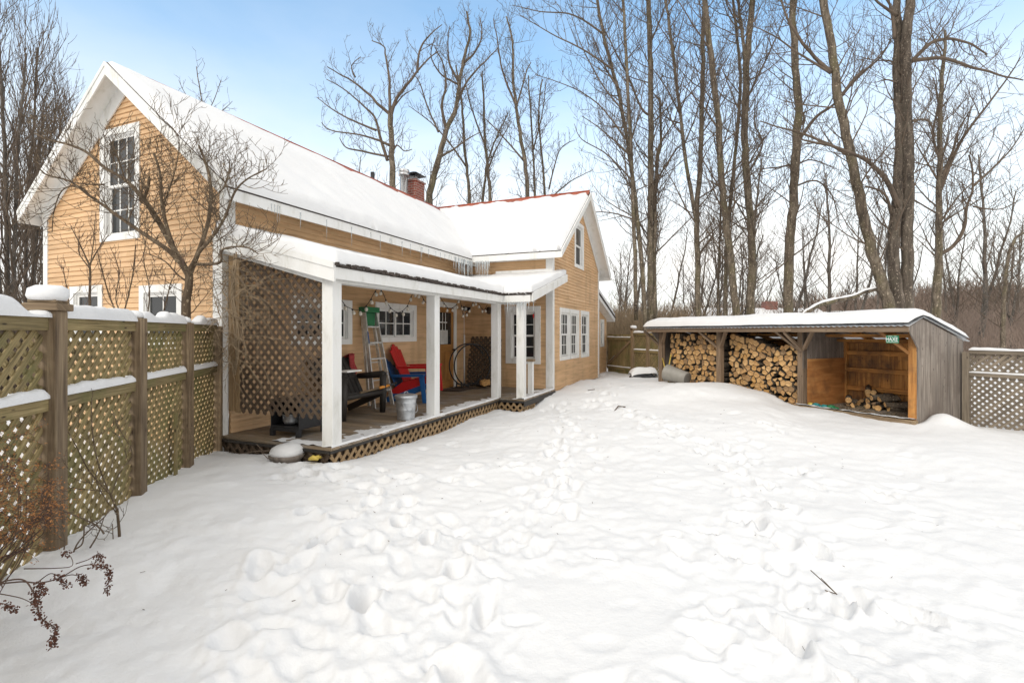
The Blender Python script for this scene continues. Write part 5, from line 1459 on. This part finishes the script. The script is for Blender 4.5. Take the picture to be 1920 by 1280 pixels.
big_tree('massive rough-barked bare tree with twin upright trunks right of centre', 15.8, [(z7((1196, 1250), (1200, 1050), (1200, 880), (1205, 700), (1200, 500), (1195, 300), (1195, 150), (1212, 0), (1225, -200)), 17, 11), (z7((1165, 1250), (1150, 1050), (1143, 930), (1160, 800), (1170, 640), (1170, 480), (1160, 300), (1165, 140), (1160, 0), (1150, -160)), 18, 8, .3, 1)],
         [(z7((1165, 800), (1120, 700), (1060, 640), (980, 590), (880, 560), (800, 545)), 8, 2, -1.5), (z7((1215, 240), (1290, 170), (1360, 150), (1440, 170), (1510, 210)), 6, 2), (z7((1220, 235), (1330, 225), (1450, 260), (1560, 290), (1650, 310)), 6, 1.6), (z7((1140, 830), (1110, 750), (1040, 720)), 5, 2), (z7((1218, 470), (1280, 465), (1310, 530)), 4, 1.6), (z7((1160, 60), (1100, 20), (1040, -40)), 5, 1.5), (z7((1160, 320), (1120, 310), (1080, 320)), 3, 1), (z7((1150, 150), (1140, 40), (1090, -40)), 5, 2)], 18, bark='bark_big')
big_tree('bare tree with a curved low right limb behind the shed gable', 18, [(z7((1310, 1260), (1318, 1080), (1325, 960), (1322, 800), (1328, 600), (1330, 400), (1340, 240), (1350, 120)), 14, 3)],
         [(z7((1325, 985), (1380, 950), (1420, 880), (1430, 800), (1455, 720), (1440, 600)), 6, 2), (z7((1455, 720), (1520, 660), (1600, 580), (1650, 500)), 4, 1), (z7((1328, 740), (1400, 560), (1500, 420), (1590, 300), (1640, 220)), 5, 1), (z7((1330, 700), (1370, 600), (1400, 500), (1460, 400)), 4, 1.2), (z7((1326, 620), (1300, 520), (1320, 400), (1300, 300)), 4, 1.2), (z7((1455, 800), (1560, 810), (1640, 770)), 2.5, .8), (z7((1320, 700), (1260, 600), (1230, 540)), 3, 1), (z7((1328, 860), (1400, 760), (1460, 700)), 3, 1)], 30, tmin=.35, Lk=1.15)
big_tree('crooked dark stem at the far right in front of the brown hillside', 24, [(z7((1570, 1290), (1575, 1160), (1590, 1010), (1615, 930), (1660, 900)), 7, 3)], [], 12)
# snow-laden fallen limb resting by the big tree
fl_ = thing('fallen_limb', 'long fallen limb with snow along it leaning against the twin trunks', 'branch', at(1500, 588, 14.9))
b0 = at(1500, 588, 14.9); pp = [at(x, y, 14.9 + .9 * i / 6) - b0 for i, (x, y) in enumerate([(1500, 592), (1530, 575), (1562, 564), (1590, 560), (1618, 548), (1645, 542), (1668, 538)])]
m = MB(); P = limb(m, pp, .085, .04, 8, .2); m.build('wood', M['bark'], fl_)
m = MB(); Q = []
for i, p in enumerate(P[:-5]):
    w_ = .075 * (1 + .4 * noise.noise(p * 5)); k = min(1, i / 2); Q.append([p + V((0, -w_ * math.cos(a), .05 + .055 * math.sin(a) * k * (1 + .5 * noise.noise(p * 4)))) for a in [math.pi * j / 6 for j in range(7)]])
m.grid(Q, True); m.build('snow_cap', M['snow'], fl_)
# --- trees beyond the house
AC = dict(ang=(30, 68), wob=.22, rmin=.0088, L=(2.2, 1.0, .5), dens=(1, 2.8, 4.4))
big_tree('spreading bare tree with crooked limbs behind the flue and chimney', 24, [(z6((508, 1100), (500, 1000), (492, 850), (490, 720), (485, 600)), 10, 7)],
         [(z6((485, 605), (430, 560), (370, 500), (300, 440), (230, 400), (150, 355)), 5, 1.2), (z6((485, 600), (480, 480), (478, 400), (460, 300), (450, 245), (385, 215)), 5, 1.2), (z6((487, 610), (520, 520), (580, 440), (630, 380), (690, 310), (740, 270)), 6, 1.2), (z6((628, 385), (640, 270), (690, 190), (760, 130)), 4, 1), (z6((482, 770), (410, 740), (330, 715), (170, 690), (120, 650)), 4, 1),
          (z6((475, 830), (330, 800), (250, 780), (215, 730)), 3.5, 1), (z6((470, 850), (430, 720), (400, 620), (340, 560), (250, 480), (150, 420)), 5, 1), (z6((410, 690), (290, 640), (180, 580), (95, 515)), 3.5, 1), (z6((500, 800), (520, 770), (560, 800), (600, 790)), 3, 1), (z6((300, 410), (280, 350), (330, 300)), 2.5, .8), (z6((510, 560), (560, 500), (620, 470)), 2.5, .8)], 10, AC, tmin=.5)
big_tree('leaning bare tree behind the red brick chimney', 25, [(z6((690, 1150), (700, 1000), (740, 850), (780, 690), (830, 580), (852, 440), (880, 300), (905, 180), (890, 60)), 12, 2.5)],
         [(z6((780, 680), (760, 560), (780, 440), (760, 330), (720, 250)), 5, 1), (z6((750, 830), (820, 790), (890, 740), (960, 700)), 4, 1), (z6((850, 440), (800, 340), (790, 240), (800, 140)), 4, 1), (z6((870, 340), (930, 280), (970, 200), (960, 100)), 4, 1), (z6((830, 570), (900, 420), (1000, 310), (1060, 250)), 4, 1), (z6((740, 700), (680, 560), (640, 440), (600, 380)), 3, 1), (z6((850, 450), (760, 400), (700, 300), (720, 200)), 3, 1)], 24, AC, tmin=.35)
big_tree('thin upright bare tree second right of the chimney', 27, [(z6((905, 1150), (900, 1000), (880, 800), (868, 600), (850, 450), (830, 350)), 6, 2)], [(z6((885, 880), (800, 760), (700, 650), (580, 560)), 3, .8)], 26, AC)
big_tree('thin bare tree above the low point of the roof valley', 27, [(z6((1018, 1150), (1000, 900), (985, 700), (978, 500), (970, 380)), 6, 2)], [(z6((1000, 900), (1060, 760), (1130, 640)), 3, .8), (z6((990, 780), (910, 560), (880, 420)), 3, .8)], 30, AC)
big_tree('tall slender bare tree above the cross wing ridge', 26, [(z6((1215, 1150), (1195, 850), (1155, 600), (1135, 400), (1132, 220), (1100, 90)), 7.5, 2)], [(z6((1150, 560), (1080, 380), (1050, 200), (1030, 100)), 3.5, 1), (z6((1150, 580), (1200, 400), (1230, 330)), 3, 1), (z6((1190, 850), (1060, 700), (960, 600)), 3, .8)], 30, AC)
big_tree('slim straight bare tree above the middle of the cross wing ridge', 28, [(z6((1250, 1150), (1243, 850), (1225, 550), (1215, 400)), 4.5, 1.5)], [(z6((1240, 800), (1290, 600), (1310, 420)), 2.4, .8)], 28, AC)
big_tree('slim bare tree right of the cross wing ridge middle', 28, [(z6((1305, 1150), (1290, 850), (1270, 600), (1290, 420)), 4.5, 1.5)], [(z6((1325, 1000), (1380, 800), (1460, 740)), 2.4, .8), (z6((1320, 1060), (1440, 960), (1560, 900)), 2.4, .8)], 28, AC)
big_tree('forked small bare tree between leaning trunk and slender trees', 29, [(z6((970, 1150), (985, 980), (1000, 860), (1060, 700), (1110, 600)), 5, 1.5)], [], 24, AC)
big_tree('small twiggy bare tree peeping over the long snowy roof', 21, [([(385, 330), (384, 260), (380, 200), (372, 150), (368, 125)], 3, 1)], [([(384, 225), (400, 190), (415, 150)], 1.6, .7), ([(383, 235), (420, 205), (436, 190)], 1.5, .6), ([(382, 215), (350, 180), (335, 150)], 1.5, .6)], 26, dict(AC, L=(1.1, .55, .3), rmin=.008))
# small distant crowns above the roof near the vent
for i, (x, lab) in enumerate(((672, 'low twiggy tree top just left of the roof vent'), (622, 'faint twiggy tree top above the snow roof left of the vent'))):
    big_tree(lab, 34, [([(x, 380), (x + 2, 330), (x + 4, 295)], 3, 1)], [], 30, dict(AC, L=(1.5, .7, .35), rmin=.010))
# --- thicket at the far left
LC = dict(ang=(14, 42), up=.16, wob=.13, rmin=.007, L=(2.8, 1.3, .6), dens=(1, 2.4, 3.6))
left = [('tallest bare multi-stem tree at the left picture edge', 15.5, [([(15, 600), (12, 400), (5, 200), (-8, 40)], 8, 3), ([(25, 600), (30, 380), (38, 220), (50, 100)], 6, 2), ([(5, 600), (-15, 400), (-40, 200), (-50, 60)], 6, 2)], 30),
        ('reddish upright bare tree second from the left edge', 17, [([(48, 600), (50, 400), (62, 250), (70, 90)], 6, 2), ([(55, 600), (70, 430), (90, 300), (105, 200)], 5, 1.5)], 34),
        ('slender bare tree reaching toward the house eave', 19, [([(80, 600), (84, 460), (100, 330), (118, 210)], 5, 1.5), ([(70, 600), (60, 450), (68, 330), (85, 180)], 4, 1.5)], 34),
        ('thin leaning bare tree right behind the left eave', 22, [([(95, 600), (105, 480), (122, 380), (135, 260)], 4, 1.5)], 30)]
for lab, Y, tk, n in left: big_tree(lab, Y, tk, [], n, LC, bark='bark_grey', tmin=.12)
# ================================================================ woodland behind: shared-mesh copies
def wood_tree(h, seed, spread):
    tr.seed(seed); t = thing('woodland_tree', 'bare grey tree in the woodland beyond the yard', 'tree', (0, 0, 0), 0, 'bare woodland trees in the background')
    tm, cm = MB(), MB(); pts = [V((0, 0, -.4))]; d = V((tr.uniform(-.1, .1), tr.uniform(-.1, .1), 1))
    for k in range(6): d = (d + rv(.12)).normalized(); pts.append(pts[-1] + d * h / 6)
    P = limb(tm, pts, h * .013, h * .003, 7, .1, 3)
    c = dict(dens=(1, 1.5, 1.6), L=(h * .30 * spread, h * .13, h * .06), ang=(25, 60), up=.1, wob=.18, rmin=.011, maxlvl=2)
    sprout(cm, P, h * .011, h * .003, 0, c, .28, 26)
    tm.build('trunk', M['bark_grey'], t); cm.build('crown', M['twig'], t); return t
protos = [wood_tree(8, 3, 1.0), wood_tree(10, 5, .8), wood_tree(7, 8, 1.2), wood_tree(11, 13, .9)]
wr = random.Random(4); used = [False] * 4
spots = []
for k in range(64):
    px = wr.uniform(1140, 1990); Y = wr.uniform(26, 60); spots.append((px, Y))
for k in range(6): spots.append((wr.uniform(-160, 60), wr.uniform(24, 36)))
for k in range(16): spots.append((wr.uniform(560, 1120), wr.uniform(34, 46)))
for k, (px, Y) in enumerate(spots):
    i = k % 4
    o = protos[i] if not used[i] else copy_tree(protos[i]); used[i] = True
    p = at(px, HY, Y); s = wr.uniform(.75, 1.15) * (1 if Y < 45 else 1.15)
    if 560 < px < 1120: s *= .95
    o.location = (p.x, p.y, 0); o.rotation_euler = (0, 0, wr.uniform(0, 6.28)); o.scale = (s, s, s)
# undergrowth nobody could count: one object per bank
def brush(name, label, regions, mat, n, seed, rr=.008):
    b = random.Random(seed); tr.seed(seed); m = MB()
    for (x0, x1, y0, y1, h0, h1, zf, w_) in regions:
        for k in range(int(n * w_)):
            x = b.uniform(x0, x1); y = b.uniform(y0, y1); z = zf(x, y); h = b.uniform(h0, h1)
            for q in range(b.randint(2, 4)):
                d = V((b.uniform(-.55, .55), b.uniform(-.55, .55), 1)); P = wander(V((x, y, z)), d, h * b.uniform(.6, 1.1), 4, .18, .05)
                r = rr * (1 + y / 40)
                m.tube(P, [r * 1.3, r * 1.1, r * .9, r * .7, r * .4], 3, cap=False)
                for u in range(3):
                    i = b.randint(1, 3); P2 = wander(P[i], d + V((b.uniform(-1, 1), b.uniform(-1, 1), .2)), h * .4, 2, .25, .05); m.tube(P2, [r * .7, r * .6, r * .35], 3, cap=False)
    o = m.build(name, M[mat]); return tag(o, label, 'undergrowth', None, 'stuff')
flat = lambda x, y: 0
slope = lambda x, y: max(0, (y - 26) * .06) * smst(12, 40, x)
brush('undergrowth', 'pale tan tangle of leafless brush beyond the board gate', [(3.6, 8.5, 21.5, 27, 1.6, 3.4, flat, 1)], 'twig_pale', 420, 31)
brush('undergrowth', 'brown leafless scrub covering the hillside behind the woodshed', [(10, 46, 24, 48, 1.5, 3.4, slope, 1), (6, 26, 26, 42, 1.2, 2.2, slope, .35)], 'brush', 2300, 32)
hz = lambda x, y: -2 + (5 + 8.5 * smst(25, 120, x)) * math.sin(min(1, (y - 75) / 75) * math.pi / 2)
brush('far_woodland', 'brown mass of far leafless woods on the hillside at the right', [(20, 175, 76, 125, 3.5, 7, hz, 1), (-10, 110, 62, 76, 3, 6, lambda x, y: -.5, .45)], 'brush', 2600, 41, .018)
brush('undergrowth', 'dark dense leafless thicket left of the house', [(-17, -10.6, 11.5, 17, 1.2, 3.2, flat, 1)], 'twig', 900, 33)

lit = random.Random(3); m = MB()
for k in range(150):
    x, y = lit.uniform(-2.5, 4.5), lit.uniform(2.6, 12)
    if to_house(x, y)[1] > -.7 and to_house(x, y)[0] > -.3: continue
    a = lit.random() * 6.28; L = lit.uniform(.006, .03); r_ = lit.uniform(.001, .0025); z = ground_h(x, y) + .003
    m.tube([V((x, y, z)), V((x + math.cos(a) * L, y + math.sin(a) * L, z + lit.uniform(0, .008)))], r_, 4)
tag(m.build('bark_specks', M['twig']), 'tiny dark bark specks and seeds scattered over the snow', 'litter', None, 'stuff')
# neighbour house
nb = thing('neighbour_house', 'low white neighbouring house with snowy roof and brick chimney beyond the shed', 'house', at(1430, HY, 46) - V((0, 0, 1.25)), R(4))
m = MB(); m.box(-6, 5, -3, 3, -.3, 2.1); m.build('wall', M['white'], nb)
m = MB(); m.prism([(-6.3, -3.4, 2.05), (-6.3, 0, 3.55), (-6.3, 3.4, 2.05)], (11.6, 0, 0)); m.build('roof', M['snow'], nb)
m = MB(); m.box(.1, 1.2, -.4, .4, 3.0, 4.15); m.build('chimney', M['brick'], nb)
m = MB(); m.prism([(2.8, -4.2, 2.0), (4.6, -4.2, 3.15), (6.4, -4.2, 2.0)], (0, 4, 0)); m.build('porch_gable', M['white'], nb)

# ================================================================ shrubs near the camera
def px_plant(name, label, Y, limbs, mat, cfg, cat='shrub', group=None, twigmat=None, dens=6):
    p0 = limbs[0][0][0]; base = at(p0[0], p0[1], Y); t = thing(name, label, cat, base, 0, group); tm, cm = MB(), MB(); px = Y / F
    for (pts, r0, r1, dd) in limbs:
        P = [at(x, y, Y + dd[0] + (dd[1] - dd[0]) * i / (len(pts) - 1)) - base for i, (x, y) in enumerate(pts)]
        Q = limb(tm, P, r0 * px * .8, r1 * px * .8, 7, .12, 7)
        ln = sum((Q[i + 1] - Q[i]).length for i in range(len(Q) - 1))
        if cfg: sprout(cm, Q, r0 * px * .7, r1 * px, 0, cfg, .22, max(2, int(ln * dens)))
    tm.build('trunk', M[mat], t)
    if cfg: cm.build('crown', M[twigmat or mat], t)
    return t
tr.seed(55)
z1 = lambda *L: Z(L, 2.56, 0, 100)
dc = dict(dens=(1, 8, 12), L=(.62, .32, .15), ang=(30, 78), up=.16, wob=.34, rmin=.0034, maxlvl=2)
px_plant('dogwood_tree', 'small gnarled leafless tree spreading in front of the gable behind the fence', 6.25,
         [(z1((890, 1330), (892, 1200), (905, 1120), (905, 1050)), 11, 8, (0, 0)),
          (z1((905, 1060), (870, 1000), (830, 930), (760, 800), (690, 700), (600, 610), (500, 545), (420, 480), (330, 440), (240, 415), (165, 380)), 8, 1.8, (0, .5)),
          (z1((900, 1045), (820, 960), (740, 900), (640, 830), (560, 775), (440, 690), (340, 620), (230, 590), (190, 560)), 6, 1.2, (0, -.3)),
          (z1((835, 935), (800, 830), (775, 700), (770, 580), (740, 480)), 5, 2.2, (.1, .1)),
          (z1((910, 1060), (960, 930), (1000, 800), (1012, 660), (990, 540), (958, 445)), 6, 2.5, (0, .3)),
          (z1((905, 1050), (950, 960), (1010, 890), (1080, 780), (1130, 660), (1190, 600), (1280, 555)), 5, 1.2, (0, -.4)),
          (z1((925, 1010), (1000, 1010), (1060, 1000), (1075, 940), (1180, 930), (1240, 960)), 4, 1.2, (0, -.5)),
          (z1((690, 700), (710, 640), (715, 590)), 4, 2.5, (.3, .25)), (z1((600, 610), (560, 480), (520, 400)), 2, 1, (.35, .4)),
          (z1((440, 690), (380, 640), (300, 660), (260, 760), (250, 860)), 2, .8, (-.2, -.3)), (z1((500, 630), (430, 630), (350, 620)), 2.5, 1, (.1, 0)),
          (z1((780, 740), (830, 600), (860, 420), (800, 330)), 2, .8, (.1, .2)), (z1((1012, 700), (1080, 640), (1100, 520), (1080, 480)), 2, .8, (.2, 0)),
          (z1((905, 1100), (850, 1060), (790, 1000), (700, 960)), 2.4, .9, (0, -.2))],
         'dogwood', dc, 'tree', None, 'dogwood', 15)
px_plant('sapling', 'straight many-forked sapling behind the fence left of the gable windows', 6.0,
         [(z1((430, 1330), (430, 1200), (432, 1060), (428, 1010)), 3, 2.2, (0, 0)), (z1((430, 1020), (385, 920), (340, 830)), 2, .8, (0, .1)), (z1((432, 1010), (470, 940), (520, 870)), 2, .8, (0, -.1)), (z1((430, 1030), (380, 960), (382, 880)), 1.5, .7, (0, 0)), (z1((432, 1020), (450, 900), (455, 800)), 1.5, .7, (0, .1)),
          (z1((600, 1320), (530, 1180), (490, 1040), (470, 960)), 2, 1, (.1, .2)), (z1((580, 1320), (620, 1150), (640, 1030), (650, 920)), 2, 1, (.1, .1)), (z1((350, 1320), (330, 1180), (305, 1020)), 1.6, .8, (0, .1)), (z1((700, 1330), (720, 1150), (690, 1000), (700, 900)), 1.8, .8, (.1, .2)), (z1((760, 1330), (800, 1180), (830, 1080), (900, 1000)), 1.8, .8, (0, 0)), (z1((650, 1330), (560, 1200), (570, 1050), (540, 950)), 1.6, .8, (0, .1))],
         'dogwood', dict(dc, L=(.32, .14, .07), ang=(20, 50), up=.2, rmin=.0028), 'sapling', None, 'twig_red', 12)
# pale vine tangle hanging on the lattice screen
vine = thing('vine_tangle', 'pale leafless vine tangle hanging over the corner post and lattice screen', 'vine', H(-.2, 1.75, 2.5)); m = MB()
vb = H(-.2, 1.75, 2.5)
def on_a(px, py, a):
    r = V(((px - CX) / F, 1, (HY - py) / F)); t = (a + _u.dot(HO)) / _u.dot(r); p = r * t; return p + V((0, 0, CAMZ))
trunk_pts = [on_a(440 + 4 * math.sin(k), 700 - k * 32, -.18) - vb for k in range(8)]
for k in range(62):
    x0, y0 = tr.uniform(408, 455), tr.triangular(455, 690, 580)
    p = on_a(x0, y0, -.18 - tr.uniform(0, .25)); d = -_v * tr.uniform(.25, 1) * (1 if tr.random() < .8 else -.6) + V((0, 0, tr.uniform(-.3, .6))) - _u * tr.uniform(-.15, .4)
    P = wander(p - vb, d, tr.uniform(.35, .95), 9, .36, -.03, .22); m.tube(P, [.0052 - .0004 * q for q in range(10)], 4, cap=False)
    for q in range(5):
        i = tr.randint(2, 8); P2 = wander(P[i], rv(1) + V((0, 0, -.3)) - _v * .4, tr.uniform(.12, .4), 5, .4, -.02); m.tube(P2, [.0036, .0032, .0028, .0024, .002, .0015], 3, cap=False)
for s_ in (0, 1, 2): m.tube([p + V((.02 * s_, -.02 * s_, 0)) + rv(.02) for p in trunk_pts], .011, 6)
m.build('stems', M['twig_pale'], vine)
# sapling in front of the fence
z9 = lambda *L: Z(L, 2.667, 0, 760)
px_plant('young_shrub', 'thin leafless young shrub growing from the snow before the left fence', 3.62,
         [(z9((597, 700), (595, 640), (588, 560), (585, 520)), 3.4, 2.8, (0, 0)), (z9((587, 530), (555, 450), (540, 420), (490, 280), (462, 100), (460, -40)), 2.2, 1, (0, .1)), (z9((550, 440), (450, 330), (380, 200), (300, 60)), 1.6, .8, (0, -.15)), (z9((555, 450), (600, 330), (660, 240), (600, 120), (560, 20)), 1.6, .7, (0, .05)),
          (z9((545, 430), (440, 420), (330, 410)), 1.2, .6, (0, -.1)), (z9((587, 540), (530, 470), (480, 360), (520, 250)), 1.5, .7, (0, 0)), (z9((590, 600), (560, 620), (530, 630)), 1, .6, (0, -.1)), (z9((567, 690), (562, 590)), 1.2, .8, (-.05, -.05))],
         'dogwood', dict(dc, L=(.28, .12, .06), rmin=.0024), 'shrub', None, 'dogwood', 5)
px_plant('broken_shrub', 'dark broken stems poking from the snow at the fence foot', 3.3,
         [(z9((350, 790), (380, 700), (430, 640), (520, 560), (545, 520)), 2, 1.2, (0, .2)), (z9((370, 720), (410, 690), (420, 600)), 2, 1.2, (0, .05)), (z9((520, 640), (460, 590), (300, 520), (210, 490)), 2.2, 1, (.2, 0)), (z9((450, 710), (490, 640), (520, 560)), 2, 1, (.1, .1)), (z9((320, 720), (320, 650), (270, 560)), 1.6, .8, (0, 0))],
         'twig', dict(dc, L=(.15, .07, .04), rmin=.002), 'twigs', None, None, 4)
# dried flower stalks, rusty foliage
tr.seed(77)
gb = at(-30, 1120, 2.3); gold = thing('dried_flower_stalks', 'dried reddish flower stalks arching into view at the lower left corner', 'plant', V((gb.x, gb.y, .06))); gb = V((gb.x, gb.y, .06))
stems, seeds = MB(), MB()
def stalk(px, Y0, Y1, r0=.004, head=.45, hang=1.0):
    P = smooth_path([at(x, y, Y0 + (Y1 - Y0) * i / (len(px) - 1)) - gb for i, (x, y) in enumerate(px)], 7)
    stems.tube(P, [r0 * (1 - .7 * i / len(P)) for i in range(len(P))], 5)
    n0 = int(len(P) * (1 - head))
    for i in range(n0, len(P)):
        for q in range(9):
            c = P[i] + rv(.014); d = rv(1); d.z -= .6 * hang; L = tr.uniform(.003, .008); d.normalize(); s_ = d.orthogonal().normalized() * L * .45
            seeds.prism([c, c + d * L + s_, c + d * L * 1.6, c + d * L - s_], V((tr.uniform(-1, 1), tr.uniform(-1, 1), tr.uniform(-1, 1))) * .004)
stalk(z9((-60, 900), (60, 870), (125, 875), (165, 930), (185, 985), (205, 1060), (275, 1110), (270, 1160), (258, 1200)), 2.3, 2.25, .004, .62)
stalk(z9((-60, 930), (100, 960), (180, 1000)), 2.3, 2.25, .003, .2)
stalk(z9((-80, 900), (100, 880), (200, 885), (300, 860), (400, 805), (480, 795), (540, 815), (545, 860), (535, 935)), 2.4, 2.6, .004, .42)
stalk(z9((180, 890), (250, 840), (300, 860), (335, 900)), 2.45, 2.45, .003, .5)
stalk(z9((300, 860), (360, 845), (410, 860), (425, 890)), 2.5, 2.5, .003, .5)
stalk(z9((380, 790), (440, 770), (490, 745), (505, 775)), 2.6, 2.62, .003, .4)
stalk(z9((-40, 990), (20, 990), (70, 1025)), 2.2, 2.2, .003, .5)
stalk(z9((150, 1000), (210, 960), (215, 920), (190, 890)), 2.3, 2.3, .002, .5)
stalk(z9((120, 815), (280, 812), (360, 800), (350, 750), (310, 740)), 2.6, 2.7, .003, .2)
stems.build('stems', M['twig_red'], gold); seeds.build('seed_heads', M['seed'], gold)
rb0 = at(20, 1080, 2.5); rust = thing('rusty_shrub', 'rust-brown dead foliage on thin stems in front of the fence at left', 'shrub', V((rb0.x, rb0.y, .1))); rb0 = V((rb0.x, rb0.y, .1))
stems, leaf = MB(), MB()
for k in range(30):
    px = tr.uniform(-60, 95); py = tr.triangular(800, 1070, 930)
    c0 = at(tr.uniform(-70, 10), tr.uniform(1040, 1120), 2.55) - rb0; c1 = at(px, py, tr.uniform(2.45, 2.75)) - rb0
    mid = (c0 + c1) / 2 + rv(.08); P = smooth_path([c0, mid, c1, c1 + rv(.10)], 6); stems.tube(P, [.003 - .00009 * i for i in range(len(P))], 4, cap=False)
    for q in range(16):
        i = tr.randint(len(P) // 2, len(P) - 1); d = rv(1); d.z *= .35; P2 = wander(P[i], d, tr.uniform(.06, .17), 4, .35, -.03); stems.tube(P2, [.0016, .0014, .0012, .001, .0008], 3, cap=False)
        for w_ in range(8):
            j = tr.randint(1, 4); c = P2[j] + rv(.02); d = rv(1).normalized(); L = tr.uniform(.006, .016); s_ = d.orthogonal().normalized() * L * .16
            leaf.prism([c, c + d * L * .5 + s_, c + d * L, c + d * L * .5 - s_], rv(.002))
stems.build('stems', M['twig_red'], rust); leaf.build('dead_leaves', M['rust_leaf'], rust)
# odd twigs on the snow
def ground_twig(px, py, pts, label, r=.004):
    Y = 1.62 * F / (py - HY); P0 = at(px, py, Y); b = []
    for seg in pts:
        b.append([(P0.x + x, P0.y + y, ground_h(P0.x + x, P0.y + y) + .012 + z) for x, y, z in seg])
    twig_at('twig', label, b, r)
ground_twig(1548, 1095, [[(-.04, -.06, 0), (.06, -.02, .0), (.0, .16, .06)], [(.06, -.02, 0), (.02, .08, .05)]], 'small dark hooked twig lying on the open snow lower right', .0035)
ground_twig(1160, 773, [[(-.12, 0, 0), (0, .03, .01), (.14, 0, 0)]], 'short dark stick on the snow in front of the house corner', .014)
ground_twig(1108, 745, [[(-.08, 0, 0), (.1, .03, .01)]], 'tiny dark twig on the snow by the cross wing wall', .010)
m = MB(); m.obox(H(6.3, -.86, .075), (.42, 0, 0), (0, .08, 0), (0, 0, .02))
o = m.build('plank', M['post'], None, bev=.004); tag(o, 'dark plank half buried in snow at the foot of the porch corner', 'plank')

# ================================================================ sky, sun, camera
wd = bpy.data.worlds.new('World'); scene.world = wd; wd.use_nodes = True; nt = wd.node_tree
bg = nt.nodes['Background']; out = nt.nodes['World Output']
SUN_EL, SUN_AZ = R(36), R(206)     # azimuth clockwise from +Y: behind the camera, a little left
sk = nt.nodes.new('ShaderNodeTexSky'); sk.sky_type = 'NISHITA'; sk.sun_disc = False; sk.sun_elevation = SUN_EL; sk.sun_rotation = SUN_AZ
sk.air_density = 1.0; sk.dust_density = 1.2; sk.ozone_density = 2.0
nt.links.new(mixc(nt, 1.0, sk.outputs['Color'], (.76, 1.02, 1.0), 'MULTIPLY'), bg.inputs['Color']); bg.inputs['Strength'].default_value = SKY_STR
# thin high cloud veil over the sky
tc = nt.nodes.new('ShaderNodeTexCoord'); mp = nt.nodes.new('ShaderNodeMapping'); mp.inputs['Scale'].default_value = (1.2, 1.2, 3.2)
nt.links.new(tc.outputs['Generated'], mp.inputs['Vector'])
cn = noise_tex(nt, mp.outputs['Vector'], 1.6, 6, .55, .3)
sx = nt.nodes.new('ShaderNodeSeparateXYZ'); nt.links.new(tc.outputs['Generated'], sx.inputs[0])
el = nt.nodes.new('ShaderNodeMapRange'); el.inputs['From Min'].default_value = .10; el.inputs['From Max'].default_value = .62; el.inputs['To Min'].default_value = .96; el.inputs['To Max'].default_value = VEIL_TOP
el.interpolation_type = 'SMOOTHSTEP'
nt.links.new(sx.outputs['Z'], el.inputs['Value'])
ml = nt.nodes.new('ShaderNodeMath'); ml.operation = 'MULTIPLY_ADD'; ml.inputs[1].default_value = .5; ml.inputs[2].default_value = -.25
nt.links.new(cn.outputs['Fac'], ml.inputs[0])
# unseen white cloud added overhead and behind to neutralise blue skylight; blue stays ahead
ov = nt.nodes.new('ShaderNodeMapRange'); ov.interpolation_type = 'SMOOTHSTEP'; ov.inputs['From Min'].default_value = .56; ov.inputs['From Max'].default_value = .72
nt.links.new(sx.outputs['Z'], ov.inputs['Value'])
bk = nt.nodes.new('ShaderNodeMapRange'); bk.interpolation_type = 'SMOOTHSTEP'; bk.inputs['From Min'].default_value = .35; bk.inputs['From Max'].default_value = .0
nt.links.new(sx.outputs['Y'], bk.inputs['Value'])
mm = nt.nodes.new('ShaderNodeMath'); mm.operation = 'MAXIMUM'; nt.links.new(ov.outputs['Result'], mm.inputs[0]); nt.links.new(bk.outputs['Result'], mm.inputs[1])
ad = nt.nodes.new('ShaderNodeMath'); ad.operation = 'ADD'; ad.use_clamp = True; nt.links.new(el.outputs['Result'], ad.inputs[0]); nt.links.new(ml.outputs[0], ad.inputs[1])
m2 = nt.nodes.new('ShaderNodeMath'); m2.operation = 'MAXIMUM'; nt.links.new(ad.outputs[0], m2.inputs[0]); nt.links.new(mm.outputs[0], m2.inputs[1])
bg2 = nt.nodes.new('ShaderNodeBackground'); bg2.inputs['Color'].default_value = (1.0, .980, .945, 1); bg2.inputs['Strength'].default_value = CLOUD_STR
mx = nt.nodes.new('ShaderNodeMixShader'); nt.links.new(m2.outputs[0], mx.inputs[0]); nt.links.new(bg.outputs[0], mx.inputs[1]); nt.links.new(bg2.outputs[0], mx.inputs[2]); nt.links.new(mx.outputs[0], out.inputs['Surface'])
sd = bpy.data.lights.new('sun', 'SUN'); sd.energy = SUN_STR; sd.angle = R(SUN_ANG); sd.color = (1, .955, .88)
so = bpy.data.objects.new('sun', sd); col.objects.link(so)
dv = -V((math.sin(SUN_AZ) * math.cos(SUN_EL), math.cos(SUN_AZ) * math.cos(SUN_EL), math.sin(SUN_EL)))
so.rotation_euler = dv.to_track_quat('-Z', 'Y').to_euler()
cd = bpy.data.cameras.new('camera'); cd.lens = F / 1920 * 36; cd.sensor_width = 36; cd.clip_end = 5000; cd.clip_start = .05
cd.shift_y = -(640 - HY) / 1920
cam = bpy.data.objects.new('camera', cd); col.objects.link(cam); cam.location = (0, 0, CAMZ); cam.rotation_euler = (R(90), 0, 0); scene.camera = cam
vs = scene.view_settings; vs.view_transform = 'Standard'; vs.look = 'None'; vs.exposure = EXPO; vs.gamma = 1; vs.use_curve_mapping = False
scene.cycles.max_bounces = 8; scene.cycles.diffuse_bounces = 5
scene.cycles.use_denoising = True
